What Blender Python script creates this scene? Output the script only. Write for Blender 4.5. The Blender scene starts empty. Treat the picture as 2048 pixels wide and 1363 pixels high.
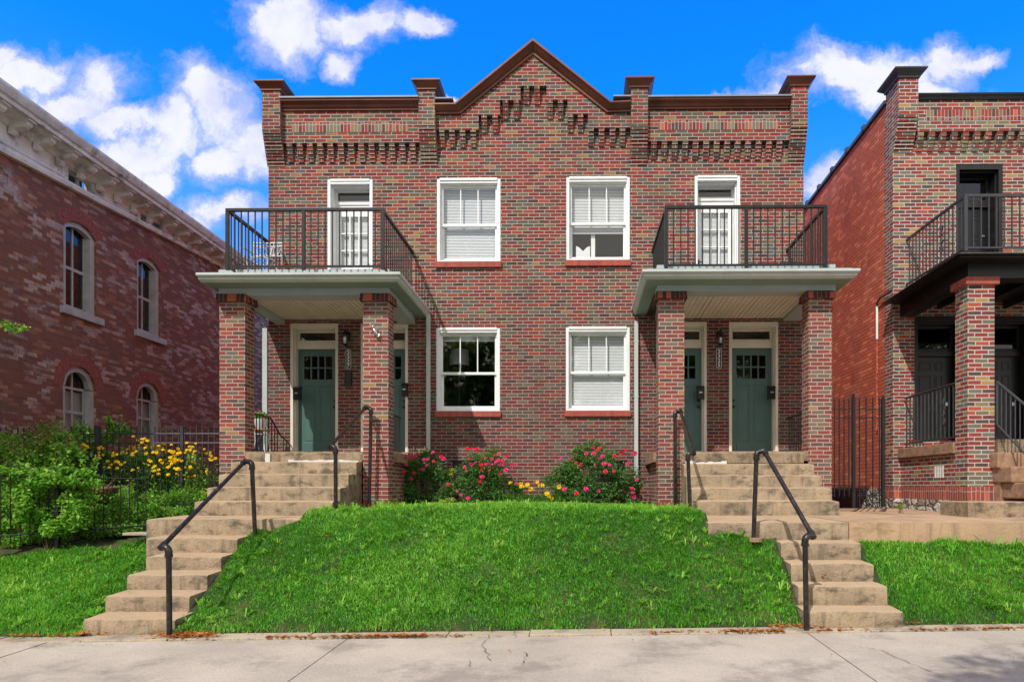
import bpy, bmesh, math, random
import numpy as np
from mathutils import Vector, Matrix
R = math.radians
# ------------------------------------------------------------------ camera, sky, sun
SC = bpy.context.scene
F, PCX, HZ, TH = 1310.0, 1142.5, 975.0, 0.0118      # focal length, principal column and horizon of the 2048 px photograph
CAM = Vector((0.0, -12.8, 1.56))
cd = bpy.data.cameras.new("camera"); cam = bpy.data.objects.new("camera", cd)
SC.collection.objects.link(cam); SC.camera = cam
cam.location = CAM; cam.rotation_euler = (R(90), 0, TH)
cd.sensor_width = 36; cd.lens = 36 * F / 2048; cd.clip_end = 4000; cd.clip_start = 0.05
cd.shift_x = (1024 - PCX) / 2048; cd.shift_y = (HZ - 681.5) / 2048
SUNV = Vector((1.12, 2.27, -2.74)).normalized()      # way the light travels
sd = bpy.data.lights.new("sun", "SUN"); sd.energy = 4.15; sd.angle = R(0.53); sd.color = (1.0, 0.94, 0.86)
so = bpy.data.objects.new("sun", sd); SC.collection.objects.link(so)
so.rotation_euler = SUNV.to_track_quat('-Z', 'Y').to_euler()
so.location = (-6, -18, 14)
SC.view_settings.view_transform = 'Standard'; SC.view_settings.look = 'None'
SC.view_settings.exposure = 0.0; SC.view_settings.gamma = 1.0
try: SC.view_settings.use_curve_mapping = False
except Exception: pass
SC.cycles.max_bounces = 7; SC.cycles.transparent_max_bounces = 16
SC.cycles.diffuse_bounces = 4
try:
    SC.cycles.use_denoising = True
except Exception: pass

def lin(c):
    return tuple((v/255/12.92 if v/255 <= 0.04045 else ((v/255+0.055)/1.055)**2.4) for v in c) + (1.0,)

class NT:
    """small helper to write node trees"""
    def __init__(s, tree): s.t = tree; s.n = tree.nodes; s.l = tree.links
    def node(s, kind, **kw):
        n = s.n.new(kind)
        for k, v in kw.items(): setattr(n, k, v)
        return n
    def link(s, a, b): s.l.new(a, b)
    def put(s, sock, v):
        if isinstance(v, bpy.types.NodeSocket): s.l.new(v, sock)
        else:
            try: sock.default_value = v
            except TypeError: sock.default_value = (v, v, v)
    def math(s, op, a, b=0.0, c=None, clamp=False):
        n = s.n.new('ShaderNodeMath'); n.operation = op; n.use_clamp = clamp
        s.put(n.inputs[0], a); s.put(n.inputs[1], b)
        if c is not None: s.put(n.inputs[2], c)
        return n.outputs[0]
    def vmath(s, op, a, b=(0, 0, 0)):
        n = s.n.new('ShaderNodeVectorMath'); n.operation = op
        s.put(n.inputs[0], a); s.put(n.inputs[1], b)
        return n.outputs['Value'] if op in ('LENGTH', 'DOT_PRODUCT', 'DISTANCE') else n.outputs[0]
    def sep(s, v):
        n = s.n.new('ShaderNodeSeparateXYZ'); s.l.new(v, n.inputs[0]); return n.outputs
    def comb(s, x, y, z):
        n = s.n.new('ShaderNodeCombineXYZ')
        for i, v in enumerate((x, y, z)): s.put(n.inputs[i], v)
        return n.outputs[0]
    def mix(s, fac, a, b, blend='MIX'):
        n = s.n.new('ShaderNodeMix'); n.data_type = 'RGBA'; n.blend_type = blend
        s.put(n.inputs['Factor'], fac); s.put(n.inputs[6], a); s.put(n.inputs[7], b)
        return n.outputs[2]
    def noise(s, vec, scale, detail=3, rough=0.55, col=False, lac=2.0):
        n = s.n.new('ShaderNodeTexNoise'); s.l.new(vec, n.inputs['Vector'])
        n.inputs['Scale'].default_value = scale; n.inputs['Detail'].default_value = detail
        n.inputs['Roughness'].default_value = rough; n.inputs['Lacunarity'].default_value = lac
        return n.outputs['Color'] if col else n.outputs[0]
    def ramp(s, fac, stops, interp='LINEAR'):
        n = s.n.new('ShaderNodeValToRGB'); cr = n.color_ramp; cr.interpolation = interp
        while len(cr.elements) < len(stops): cr.elements.new(0.5)
        for e, (p, c) in zip(cr.elements, stops): e.position = p; e.color = c
        s.put(n.inputs[0], fac); return n.outputs[0]
    def smooth(s, v, a, b, lo=0.0, hi=1.0):
        n = s.n.new('ShaderNodeMapRange'); n.interpolation_type = 'SMOOTHSTEP'
        s.put(n.inputs[0], v); n.inputs[1].default_value = a; n.inputs[2].default_value = b
        n.inputs[3].default_value = lo; n.inputs[4].default_value = hi
        return n.outputs[0]

# world: daylight sky with fair weather clouds, everything placed by direction
W = bpy.data.worlds.new("World"); SC.world = W; W.use_nodes = True
T = NT(W.node_tree); T.n.clear()
SKY_ST = 0.118
sky = T.node('ShaderNodeTexSky', sky_type='NISHITA'); sky.sun_disc = False
sky.sun_elevation = math.asin(-SUNV.z); sky.sun_rotation = math.atan2(-SUNV.x, -SUNV.y)
sky.air_density = 1.0; sky.dust_density = 0.6; sky.ozone_density = 3.0
tc = T.node('ShaderNodeTexCoord'); gen = tc.outputs['Generated']
sx, sy, sz = T.sep(gen)
base = T.mix(1.0, sky.outputs[0], (0.05, 1.42, 3.1, 1), 'MULTIPLY')
yy = T.math('MAXIMUM', sy, 0.12)
px_ = T.math('DIVIDE', sx, yy); pz_ = T.math('DIVIDE', sz, yy)
p3 = T.comb(px_, pz_, 0.0)
wn = T.noise(p3, 5.0, 6, 0.62, col=True)
wo = T.vmath('SCALE', T.vmath('SUBTRACT', wn, (0.5, 0.5, 0.5))); wo.node.inputs[3].default_value = 0.16
pw = T.vmath('ADD', p3, wo)
blobs = [(410,205,105,85),(350,250,80,70),(500,270,75,75),(60,130,110,60),(190,160,95,70),(235,245,120,40),
         (300,345,48,42),(450,392,110,34),(575,50,115,75),(720,35,110,50),(690,108,48,30),(850,40,50,30),
         (1700,150,165,62),(1560,185,75,45),(1880,115,75,58),(1800,190,150,40),(1655,355,72,40),(905,190,22,9),(20,90,60,40),(120,200,150,60),(250,300,120,50),(430,300,90,45),(1450,185,30,22),(1945,120,60,25),
         (1650,420,90,40),(330,420,130,40)]
m = None
for (bx, by, rx, ry) in blobs:
    c = ((bx - 1158) / F, (HZ - by) / F, 0)
    d = T.vmath('LENGTH', T.vmath('DIVIDE', T.vmath('SUBTRACT', pw, c), (rx / F, ry / F, 1)))
    v = T.math('SUBTRACT', 1.0, d)
    m = v if m is None else T.math('MAXIMUM', m, v)
fb = T.noise(pw, 9.0, 10, 0.64)
fine = T.math('MULTIPLY', T.math('SUBTRACT', fb, 0.5), 2.1)
front = T.smooth(T.math('ADD', m, fine), -0.24, 0.64)
# elsewhere round the sky: unseen cloud cover, added to whiten the ambient light
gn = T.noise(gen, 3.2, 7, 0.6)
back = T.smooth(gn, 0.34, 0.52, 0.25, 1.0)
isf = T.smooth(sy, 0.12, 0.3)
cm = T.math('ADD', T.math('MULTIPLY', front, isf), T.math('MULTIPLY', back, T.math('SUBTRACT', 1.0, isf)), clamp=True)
shade = T.smooth(T.math('ADD', T.noise(p3, 7.0, 6, 0.62), T.math('MULTIPLY', T.math('SUBTRACT', front, 0.6), 0.5)), 0.44, 0.80)
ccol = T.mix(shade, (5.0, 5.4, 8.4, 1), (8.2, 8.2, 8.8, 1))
lowhaze = T.smooth(sz, 0.05, 0.52, 0.8, 0.0)
b2 = T.mix(lowhaze, base, (2.9, 4.2, 8.3, 1))
# unseen sky behind the camera, whitened and warmed to offset blue ambient light
warm_fill = T.smooth(sy, 0.25, -0.35)
ccol = T.mix(warm_fill, ccol, (9.4, 8.9, 8.1, 1))
b2 = T.mix(T.math('MULTIPLY', warm_fill, 0.75), b2, (7.2, 7.4, 7.8, 1))
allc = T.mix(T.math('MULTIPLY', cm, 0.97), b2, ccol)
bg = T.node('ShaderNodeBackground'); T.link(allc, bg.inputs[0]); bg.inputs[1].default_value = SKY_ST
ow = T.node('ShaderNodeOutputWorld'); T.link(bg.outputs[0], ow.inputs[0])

# ------------------------------------------------------------------ geometry helpers
def at(px, py, d):
    """point at depth d (m in front of the camera, along +Y) seen at photo pixel px, py"""
    a, b = px - PCX, HZ - py
    ray = Vector((-math.sin(TH) * F + math.cos(TH) * a, math.cos(TH) * F + math.sin(TH) * a, b))
    return CAM + ray * (d / ray.y)
def X(px, d): return at(px, HZ, d).x
def Z(py, d, px=1142): return at(px, py, d).z
def Y(d): return d - 12.8
DF = 12.8
rnd = random.Random(7)

class MB:
    def __init__(s): s.v = []; s.f = []
    def add(s, vs, fs):
        o = len(s.v); s.v += [tuple(p) for p in vs]; s.f += [tuple(i + o for i in f) for f in fs]; return s
    def box(s, x0, x1, y0, y1, z0, z1):
        if x0 > x1: x0, x1 = x1, x0
        if y0 > y1: y0, y1 = y1, y0
        if z0 > z1: z0, z1 = z1, z0
        return s.add([(x0,y0,z0),(x1,y0,z0),(x1,y1,z0),(x0,y1,z0),(x0,y0,z1),(x1,y0,z1),(x1,y1,z1),(x0,y1,z1)],
                     [(0,3,2,1),(4,5,6,7),(0,1,5,4),(1,2,6,5),(2,3,7,6),(3,0,4,7)])
    def hexa(s, b, t):
        """eight corners: bottom ring b and top ring t, both anticlockwise from above"""
        return s.add(list(b) + list(t), [(0,3,2,1),(4,5,6,7),(0,1,5,4),(1,2,6,5),(2,3,7,6),(3,0,4,7)])
    def prism(s, pts, y0, y1):
        """polygon in x,z (anticlockwise seen from -Y) extruded from y0 (front) to y1"""
        n = len(pts)
        vs = [(x, y0, z) for x, z in pts] + [(x, y1, z) for x, z in pts]
        fs = [tuple(range(n)), tuple(range(2*n-1, n-1, -1))]
        fs += [(i, i + n, (i+1) % n + n, (i+1) % n) for i in range(n)]
        return s.add(vs, fs)
    def sweep(s, prof, path, close=False):
        """profile [(out, up)] swept along horizontal corner path [(x, y, z, nx, ny)] (n = outward mitre direction)"""
        n = len(prof); k = len(path); vs = []
        for (x, y, z, nx, ny) in path:
            for o, u in prof: vs.append((x + nx*o, y + ny*o, z + u))
        fs = []
        for i in range(k - 1):
            for j in range(n):
                a = i*n + j; b = i*n + (j+1) % n
                fs.append((a, b, b + n, a + n))
        fs.append(tuple(range(n - 1, -1, -1))); fs.append(tuple((k-1)*n + j for j in range(n)))
        return s.add(vs, fs)
    def tube(s, pts, r, n=10, cap=True):
        pts = [Vector(p) for p in pts]; rs = r if isinstance(r, (list, tuple)) else [r] * len(pts)
        rings = []; up = None
        for i, p in enumerate(pts):
            t = (pts[min(i+1, len(pts)-1)] - pts[max(i-1, 0)]).normalized()
            if up is None: up = Vector((0, 0, 1)) if abs(t.z) < 0.9 else Vector((1, 0, 0))
            a = t.cross(up).normalized(); b = a.cross(t).normalized(); up = b
            rings.append([p + (a * math.cos(2*math.pi*j/n) + b * math.sin(2*math.pi*j/n)) * rs[i] for j in range(n)])
        vs = [v for rg in rings for v in rg]; fs = []
        for i in range(len(pts) - 1):
            for j in range(n): fs.append((i*n+j, i*n+(j+1) % n, (i+1)*n+(j+1) % n, (i+1)*n+j))
        if cap: fs.append(tuple(range(n-1, -1, -1))); fs.append(tuple((len(pts)-1)*n + j for j in range(n)))
        return s.add(vs, fs)
    def lathe(s, c, prof, n=20):
        vs = []; fs = []
        for r, z in prof:
            for j in range(n): a = 2*math.pi*j/n; vs.append((c[0]+r*math.cos(a), c[1]+r*math.sin(a), c[2]+z))
        for i in range(len(prof)-1):
            for j in range(n): fs.append((i*n+j, i*n+(j+1) % n, (i+1)*n+(j+1) % n, (i+1)*n+j))
        fs.append(tuple(range(n-1, -1, -1))); fs.append(tuple((len(prof)-1)*n+j for j in range(n)))
        return s.add(vs, fs)
    def build(s, name, mat, parent=None, loc=None, smooth=False, bevel=0.0):
        base = Vector((0, 0, 0)); p = parent
        while p is not None: base += p.location; p = p.parent
        if loc is not None: base += Vector(loc)
        me = bpy.data.meshes.new(name)
        me.from_pydata([tuple(Vector(v) - base) for v in s.v], [], s.f); me.update()
        o = bpy.data.objects.new(name, me); SC.collection.objects.link(o)
        if loc is not None: o.location = loc
        if parent is not None: o.parent = parent
        me.materials.append(mat)
        if smooth:
            me.polygons.foreach_set('use_smooth', [True] * len(me.polygons))
            try: me.set_sharp_from_angle(angle=R(40))
            except Exception: pass
        if bevel:
            b = o.modifiers.new('bevel', 'BEVEL'); b.width = bevel; b.segments = 2; b.limit_method = 'ANGLE'; b.angle_limit = R(50)
        return o

def thing(name, label, cat, loc, group=None):
    o = bpy.data.objects.new(name, None); SC.collection.objects.link(o); o.location = loc
    o.empty_display_size = 0.2
    return tag(o, label, cat, group)
def tag(o, label, cat, group=None, kind=None):
    if label: o['label'] = label
    if cat: o['category'] = cat
    if group: o['group'] = group
    if kind: o['kind'] = kind
    return o
def wall_grid(x0, x1, z0, z1, openings, y0, y1, mb=None, axis='x'):
    """wall from x0..x1, z0..z1 with rectangular openings, from y0 (front) to y1, hollow where the openings are"""
    mb = mb or MB()
    xs = sorted(set([x0, x1] + [v for o in openings for v in o[:2] if x0 < v < x1]))
    zs = sorted(set([z0, z1] + [v for o in openings for v in o[2:] if z0 < v < z1]))
    nx, nz = len(xs)-1, len(zs)-1
    def solid(i, j):
        if i < 0 or j < 0 or i >= nx or j >= nz: return False
        cx, cz = (xs[i]+xs[i+1])/2, (zs[j]+zs[j+1])/2
        return not any(o[0] < cx < o[1] and o[2] < cz < o[3] for o in openings)
    def q(a, b, c, d):
        pts = [a, b, c, d]
        if axis == 'y': pts = [(p[1], p[0], p[2]) for p in pts][::-1]
        mb.add(pts, [(0, 1, 2, 3)])
    for i in range(nx):
        for j in range(nz):
            if not solid(i, j): continue
            a, b, c, d = xs[i], xs[i+1], zs[j], zs[j+1]
            q((a,y0,c),(b,y0,c),(b,y0,d),(a,y0,d)); q((b,y1,c),(a,y1,c),(a,y1,d),(b,y1,d))
            if not solid(i-1, j): q((a,y1,c),(a,y0,c),(a,y0,d),(a,y1,d))
            if not solid(i+1, j): q((b,y0,c),(b,y1,c),(b,y1,d),(b,y0,d))
            if not solid(i, j-1): q((a,y1,c),(b,y1,c),(b,y0,c),(a,y0,c))
            if not solid(i, j+1): q((a,y0,d),(b,y0,d),(b,y1,d),(a,y1,d))
    return mb
def frame_ring(mb, x0, x1, z0, z1, w, y0, y1, wt=None, wb=None):
    """rectangular ring of members w wide (top wt, bottom wb)"""
    wt = w if wt is None else wt; wb = w if wb is None else wb
    mb.box(x0, x0+w, y0, y1, z0, z1); mb.box(x1-w, x1, y0, y1, z0, z1)
    if wt: mb.box(x0+w, x1-w, y0, y1, z1-wt, z1)
    if wb: mb.box(x0+w, x1-w, y0, y1, z0, z0+wb)
    return mb

# ------------------------------------------------------------------ materials
def newmat(name):
    m = bpy.data.materials.new(name); m.use_nodes = True
    t = NT(m.node_tree); t.n.clear()
    out = t.node('ShaderNodeOutputMaterial'); b = t.node('ShaderNodeBsdfPrincipled')
    t.link(b.outputs[0], out.inputs[0])
    return m, t, b, out
def bump(t, b, h, strength=0.4, dist=0.01):
    n = t.node('ShaderNodeBump'); n.inputs['Strength'].default_value = strength; n.inputs['Distance'].default_value = dist
    t.link(h, n.inputs['Height']); t.link(n.outputs[0], b.inputs['Normal'])
def objc(t):
    return t.node('ShaderNodeTexCoord').outputs['Object']
def plain(name, rgb, rough=0.6, metal=0.0, var=0.12, scale=6.0, bumps=0.15, spec=None, dirt=None, dirt_amt=0.3, coat=0.0):
    m, t, b, o = newmat(name); c = objc(t)
    n1 = t.noise(c, scale, 5, 0.6)
    f = t.smooth(n1, 0.25, 0.75, 1 - var, 1 + var)
    col = t.mix(1.0, lin(rgb), t.comb(f, f, f), 'MULTIPLY')
    if dirt:
        n2 = t.noise(c, scale * 0.7, 7, 0.68)
        col = t.mix(t.smooth(n2, 0.5, 0.72, 0, dirt_amt), col, lin(dirt))
    t.link(col, b.inputs['Base Color']); b.inputs['Roughness'].default_value = rough; b.inputs['Metallic'].default_value = metal
    if spec is not None: b.inputs['Specular IOR Level'].default_value = spec
    if coat: b.inputs['Coat Weight'].default_value = coat
    if bumps: bump(t, b, t.noise(c, scale * 6, 4, 0.6), bumps, 0.01)
    return m
def brick(name, palette, mortar, bw=0.2127, bh=0.0677, mt=0.0135, soldier=False, patch=None, patch_amt=0.6, patch_scale=0.9,
          rough=0.85, zshift=None, wear=0.18, dark=None, dark_amt=0.55, uoff=0.0, pst=1.0, pal2=None, ztr=(0, 1), mortar2=None, haze=0.0):
    """running-bond brickwork: each brick has its own fired colour; palette = [(share, rgb)]"""
    m, t, b, o = newmat(name)
    tcn = t.node('ShaderNodeTexCoord'); c0 = tcn.outputs['Object']
    wob = t.vmath('SCALE', t.vmath('SUBTRACT', t.noise(c0, 9.0, 2, 0.5, col=True), (0.5, 0.5, 0.5))); wob.node.inputs[3].default_value = 0.012
    c = t.vmath('ADD', c0, wob)
    x, y, z = t.sep(c); nx, ny, nz = t.sep(tcn.outputs['Normal'])
    sx_ = t.math('GREATER_THAN', t.math('ABSOLUTE', nx), 0.6); szt = t.math('GREATER_THAN', t.math('ABSOLUTE', nz), 0.6)
    u = t.math('ADD', t.math('MULTIPLY', x, t.math('SUBTRACT', 1.0, sx_)), t.math('MULTIPLY', t.math('ADD', y, 0.053), sx_))
    v = t.math('ADD', t.math('MULTIPLY', z, t.math('SUBTRACT', 1.0, szt)), t.math('MULTIPLY', y, szt))
    u = t.math('ADD', u, 40.0 + uoff); v = t.math('ADD', v, 20.0)
    if soldier: u, v = v, u
    vv = t.math('DIVIDE', v, bh); row = t.math('FLOOR', vv); fv = t.math('FRACT', vv)
    half = t.math('MULTIPLY', t.math('MODULO', row, 2.0), 0.0 if soldier else 0.5)
    jit = t.node('ShaderNodeTexWhiteNoise', noise_dimensions='1D'); t.link(row, jit.inputs['W'])
    uu = t.math('ADD', t.math('ADD', t.math('DIVIDE', u, bw), half), t.math('MULTIPLY', jit.outputs[0], 0.10))
    col_ = t.math('FLOOR', uu); fu = t.math('FRACT', uu)
    mu, mv = mt / bw / 2, mt / bh / 2
    e1 = t.math('MINIMUM', fu, t.math('SUBTRACT', 1.0, fu)); e2 = t.math('MINIMUM', fv, t.math('SUBTRACT', 1.0, fv))
    k1 = t.smooth(e1, mu * 0.75, mu * 1.35); k2 = t.smooth(e2, mv * 0.75, mv * 1.35)
    isb = t.math('MULTIPLY', k1, k2)
    wn_ = t.node('ShaderNodeTexWhiteNoise', noise_dimensions='3D'); t.link(t.comb(col_, row, sx_), wn_.inputs['Vector'])
    r1 = wn_.outputs['Value']
    if zshift:
        zn = t.noise(t.comb(t.math('MULTIPLY', x, 0.35), t.math('MULTIPLY', y, 0.35), t.math('MULTIPLY', z, 1.2)), 1.0, 2)
        r1 = t.math('ADD', r1, t.math('MULTIPLY', t.math('SUBTRACT', zn, 0.5), zshift), clamp=True)
    stops = []; p = 0.0; tot = sum(a for a, _ in palette)
    for a, rgb in palette: stops.append((p, lin(rgb))); p += a / tot
    bc = t.ramp(r1, stops, 'CONSTANT')
    r2, r3, r4 = t.sep(wn_.outputs['Color'])
    if pal2:
        st2 = []; p = 0.0; tot = sum(a for a, _ in pal2)
        for a, rgb in pal2: st2.append((p, lin(rgb))); p += a / tot
        zf = t.smooth(t.math('ADD', z, t.math('MULTIPLY', t.math('SUBTRACT', r3, 0.5), 1.6)), ztr[0], ztr[1])
        bc = t.mix(zf, bc, t.ramp(r1, st2, 'CONSTANT'))
    n1 = t.noise(c0, 38.0, 3, 0.65)
    f = t.math('MULTIPLY', t.math('ADD', 0.80, t.math('MULTIPLY', r2, 0.38)), t.math('ADD', 0.72, t.math('MULTIPLY', n1, 0.58)))
    bc = t.mix(1.0, bc, t.comb(f, f, f), 'MULTIPLY')
    mc = t.mix(t.noise(c0, 2.0, 4, 0.6), lin(mortar), lin(tuple(int(v_ * 0.78) for v_ in mortar)))
    if mortar2: mc = t.mix(t.smooth(z, ztr[0], ztr[1]), mc, lin(mortar2))
    colr = t.mix(isb, mc, bc)
    if patch:
        pn = t.noise(t.vmath('MULTIPLY', c0, (1.0, 1.0, pst)), patch_scale, 7, 0.66); pn2 = t.noise(c, 24.0, 4, 0.7)
        pn = t.math('ADD', pn, t.math('MULTIPLY', t.math('SUBTRACT', r2, 0.5), 0.22))
        pf = t.math('MULTIPLY', t.smooth(pn, 0.53, 0.66), t.smooth(pn2, 0.36, 0.60, 0.25, 1.0))
        colr = t.mix(t.math('MULTIPLY', pf, patch_amt), colr, lin(patch))
    if dark:
        dn = t.noise(t.vmath('ADD', t.vmath('MULTIPLY', c0, (1.0, 1.0, 0.45)), (7.3, 2.1, 4.4)), patch_scale * 0.8, 6, 0.7)
        colr = t.mix(t.smooth(dn, 0.50, 0.72, 0, dark_amt), colr, lin(dark))
    ed = t.smooth(t.noise(c0, 55.0, 3, 0.7), 0.56, 0.72, 0, wear)
    colr = t.mix(ed, colr, lin(mortar))
    if haze:   # thin lime bloom left on the brick faces
        colr = t.mix(t.math('MULTIPLY', t.noise(c0, 3.0, 5, 0.7), haze), colr, lin(mortar))
    t.link(colr, b.inputs['Base Color']); b.inputs['Roughness'].default_value = rough
    b.inputs['Specular IOR Level'].default_value = 0.25
    hh = t.math('ADD', t.math('MULTIPLY', isb, 1.0), t.math('MULTIPLY', n1, 0.35))
    bump(t, b, hh, 0.7, 0.008)
    return m

PAL_UP = [(22, (173,68,56)), (16, (157,58,58)), (9, (193,80,55)), (10, (122,64,62)), (8, (84,58,60)), (10, (114,98,78)), (11, (98,96,84)), (7, (128,112,84)), (3, (168,130,76)), (3, (96,100,104))]
PAL_LO = [(22, (150,70,70)), (16, (138,62,64)), (5, (166,76,62)), (14, (108,68,70)), (11, (88,66,70)), (12, (112,100,90)), (10, (96,92,88)), (6, (122,108,92))]
PAL_P = [(24, (162,74,72)), (18, (148,66,66)), (6, (180,86,66)), (12, (122,70,72)), (9, (92,74,74)), (13, (124,112,96)), (12, (106,104,98)), (4, (160,130,88))]
PAL_N = [(20, (168,74,62)), (18, (152,66,60)), (4, (186,86,62)), (13, (116,68,66)), (9, (92,72,72)), (14, (122,112,92)), (9, (110,108,98)), (6, (138,122,90)), (4, (168,134,80))]
def shade_pal(p, k, warm=(1.0, 1.0, 0.96)): return [(a, tuple(min(255, int(c*k*w)) for c, w in zip(rgb, warm))) for a, rgb in p]
PAL_UP = shade_pal(PAL_UP, 0.79, (1.0, 1.0, 0.95)); PAL_LO = shade_pal(PAL_LO, 0.77, (1.0, 0.99, 0.92)); PAL_P = shade_pal(PAL_P, 0.83, (1.0, 0.98, 0.92)); PAL_N = shade_pal(PAL_N, 0.90)
M = {}
M['brick'] = brick('brick_facade', PAL_LO, (172,148,140), zshift=0.45, haze=0.06, dark=(64,46,42), dark_amt=0.35, patch_scale=1.1, pal2=PAL_UP, ztr=(2.6, 4.4), mortar2=(164,154,146))
M['brick_low'] = brick('brick_lower', PAL_LO, (198,166,158), haze=0.16)
M['brick_pillar'] = brick('brick_pillar', PAL_P, (194,168,156), haze=0.10, mt=0.0145)
M['brick_n'] = brick('brick_neighbour', PAL_N, (198,190,184), zshift=0.3, mt=0.0155)
M['soldier'] = brick('brick_soldier', [(20, (158,76,60)), (14, (142,66,58)), (6, (172,90,66)), (6, (120,62,58))], (186,160,150), soldier=True)
M['soldier_mix'] = brick('brick_soldier_mixed', [(14, (160,64,56)), (10, (146,60,58)), (9, (88,60,60)), (10, (128,112,84)), (8, (106,104,90)), (6, (186,80,56))], (186,172,164), soldier=True)
M['rowlock'] = brick('brick_rowlock', [(20, (172,86,72)), (14, (160,74,64)), (6, (140,68,62))], (150,118,108), bw=0.3, bh=0.072, mt=0.008, soldier=True)
M['brick_old'] = brick('brick_old_painted', [(18, (138,90,72)), (14, (126,80,68)), (12, (144,96,78)), (10, (114,78,70)), (8, (150,104,86))], (132,114,102), bw=0.215, bh=0.072,
                       mt=0.008, patch=(190,184,182), patch_amt=0.7, patch_scale=0.8, pst=2.2, dark=(96,64,66), wear=0.4)
M['brick_grey'] = brick('brick_grey_rear', [(12, (132,126,122)), (10, (106,98,96)), (8, (158,152,146)), (6, (84,78,78))], (148,144,140), bw=0.215, bh=0.072, wear=0.4)
M['brick_red'] = brick('brick_side_red', [(18, (198,104,78)), (14, (186,94,70)), (10, (206,114,84)), (6, (168,86,68))], (100,54,44), bw=0.215, bh=0.0735, mt=0.010,  # dark mortar colour also paints in the shadow lines along the joints
                       patch=(196,128,108), patch_amt=0.45, dark=(120,60,50), patch_scale=0.8, wear=0.12)
M['capital'] = brick('brick_capital', [(12, (96,52,50)), (10, (70,46,46)), (10, (168,84,62)), (4, (60,50,54))], (150,124,114), bw=0.3, bh=0.072, mt=0.008, soldier=True)
M['voussoir'] = plain('arch_brick', (142,78,70), 0.9, var=0.3, scale=14, bumps=0.4, dirt=(104,64,62), dirt_amt=0.7)
M['white'] = plain('white_paint', (228,230,230), 0.45, var=0.05, scale=4, bumps=0.05, dirt=(178,176,168), dirt_amt=0.25)
M['cream'] = plain('cream_paint', (220,214,200), 0.5, var=0.06, scale=3, bumps=0.05, dirt=(150,140,120), dirt_amt=0.2)
M['sage'] = plain('sage_paint', (128,152,138), 0.5, var=0.06, scale=3, bumps=0.04)
M['paleblue'] = plain('pale_grey_paint', (170,180,184), 0.5, var=0.05, scale=3, bumps=0.04)
M['gutter'] = plain('gutter_metal', (184,192,190), 0.3, var=0.06, scale=2.5, bumps=0.02, dirt=(140,138,128), dirt_amt=0.25)
M['iron'] = plain('black_iron', (34,36,38), 0.35, 0.3, var=0.25, scale=14, bumps=0.12, dirt=(80,72,64), dirt_amt=0.12)
M['iron2'] = plain('grey_iron', (62,64,68), 0.38, 0.2, var=0.2, scale=12, bumps=0.12)
M['pipe'] = plain('painted_pipe', (38,34,32), 0.28, 0.2, var=0.3, scale=18, bumps=0.2, dirt=(120,104,92), dirt_amt=0.35)
M['door'] = plain('green_door_paint', (74,106,102), 0.42, var=0.07, scale=2.5, bumps=0.06, dirt=(60,80,76), dirt_amt=0.2)
M['blackpaint'] = plain('black_paint', (20,21,22), 0.4, var=0.2, scale=5, bumps=0.08, dirt=(62,60,58), dirt_amt=0.3)
M['blackdoor'] = plain('black_door_paint', (15,16,18), 0.35, var=0.2, scale=3, bumps=0.08)
M['copper'] = plain('brown_metal_coping', (108,62,46), 0.36, 0.35, var=0.3, scale=1.6, bumps=0.08, dirt=(62,34,30), dirt_amt=0.75)
M['flash'] = plain('grey_flashing', (112,120,130), 0.6, 0.1, var=0.15, scale=2, bumps=0.2, dirt=(84,90,98), dirt_amt=0.5)
M['darkmetal'] = plain('dark_metal_coping', (74,78,84), 0.4, 0.3, var=0.15, scale=2, bumps=0.06)
M['oldwood'] = plain('weathered_cornice_paint', (222,220,214), 0.75, var=0.14, scale=3.4, bumps=0.6, dirt=(92,84,76), dirt_amt=0.7)
M['oldrust'] = plain('rusted_cornice_edge', (214,212,206), 0.8, var=0.2, scale=4.5, bumps=0.8, dirt=(96,84,74), dirt_amt=0.85)
M['oldframe'] = plain('old_window_paint', (172,172,172), 0.7, var=0.12, scale=4, bumps=0.3, dirt=(112,108,104), dirt_amt=0.5)
M['dark'] = plain('dark_interior', (24,24,26), 0.9, var=0.3, scale=2, bumps=0)
M['wallin'] = plain('room_plaster', (92,92,96), 0.9, var=0.1, scale=2, bumps=0)
M['blind'] = plain('blind_white', (224,226,228), 0.6, var=0.04, scale=3, bumps=0)
M['slab'] = plain('rockface_stone', (150,118,94), 0.9, var=0.28, scale=9, bumps=1.0, dirt=(96,74,62), dirt_amt=0.6)
def rubble():
    m, t, b, o = newmat('rubble_stone'); c = objc(t)
    wv = t.vmath('ADD', t.vmath('MULTIPLY', c, (4.2, 4.2, 8.5)), t.vmath('SCALE', t.noise(c, 6, 3, col=True)))
    v1 = t.node('ShaderNodeTexVoronoi', feature='DISTANCE_TO_EDGE'); v2 = t.node('ShaderNodeTexVoronoi')
    for v in (v1, v2): t.link(wv, v.inputs['Vector']); v.inputs['Scale'].default_value = 1.0
    r_ = t.sep(v2.outputs['Color'])[0]
    col = t.mix(r_, lin((206,202,196)), lin((150,136,120))); col = t.mix(t.smooth(t.noise(c, 14, 4, .7), .55, .7, 0, .6), col, lin((104,92,80)))
    col = t.mix(t.smooth(v1.outputs[0], 0.02, 0.09), lin((84,78,72)), col); t.link(col, b.inputs['Base Color']); b.inputs['Roughness'].default_value = 0.95
    bump(t, b, t.math('ADD', t.smooth(v1.outputs[0], 0, 0.2), t.math('MULTIPLY', t.noise(c, 20, 5, .7), .6)), 1.0, 0.04); return m
M['stoneold'] = rubble()
M['mailbox'] = plain('mailbox_black', (20,21,22), 0.3, 0.2, var=0.1, scale=8, bumps=0)
M['pot'] = plain('white_pot', (206,208,210), 0.5, var=0.05, scale=6, bumps=0.02)
M['wood'] = plain('wood_seat', (168,128,86), 0.6, var=0.2, scale=9, bumps=0.1)
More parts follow.
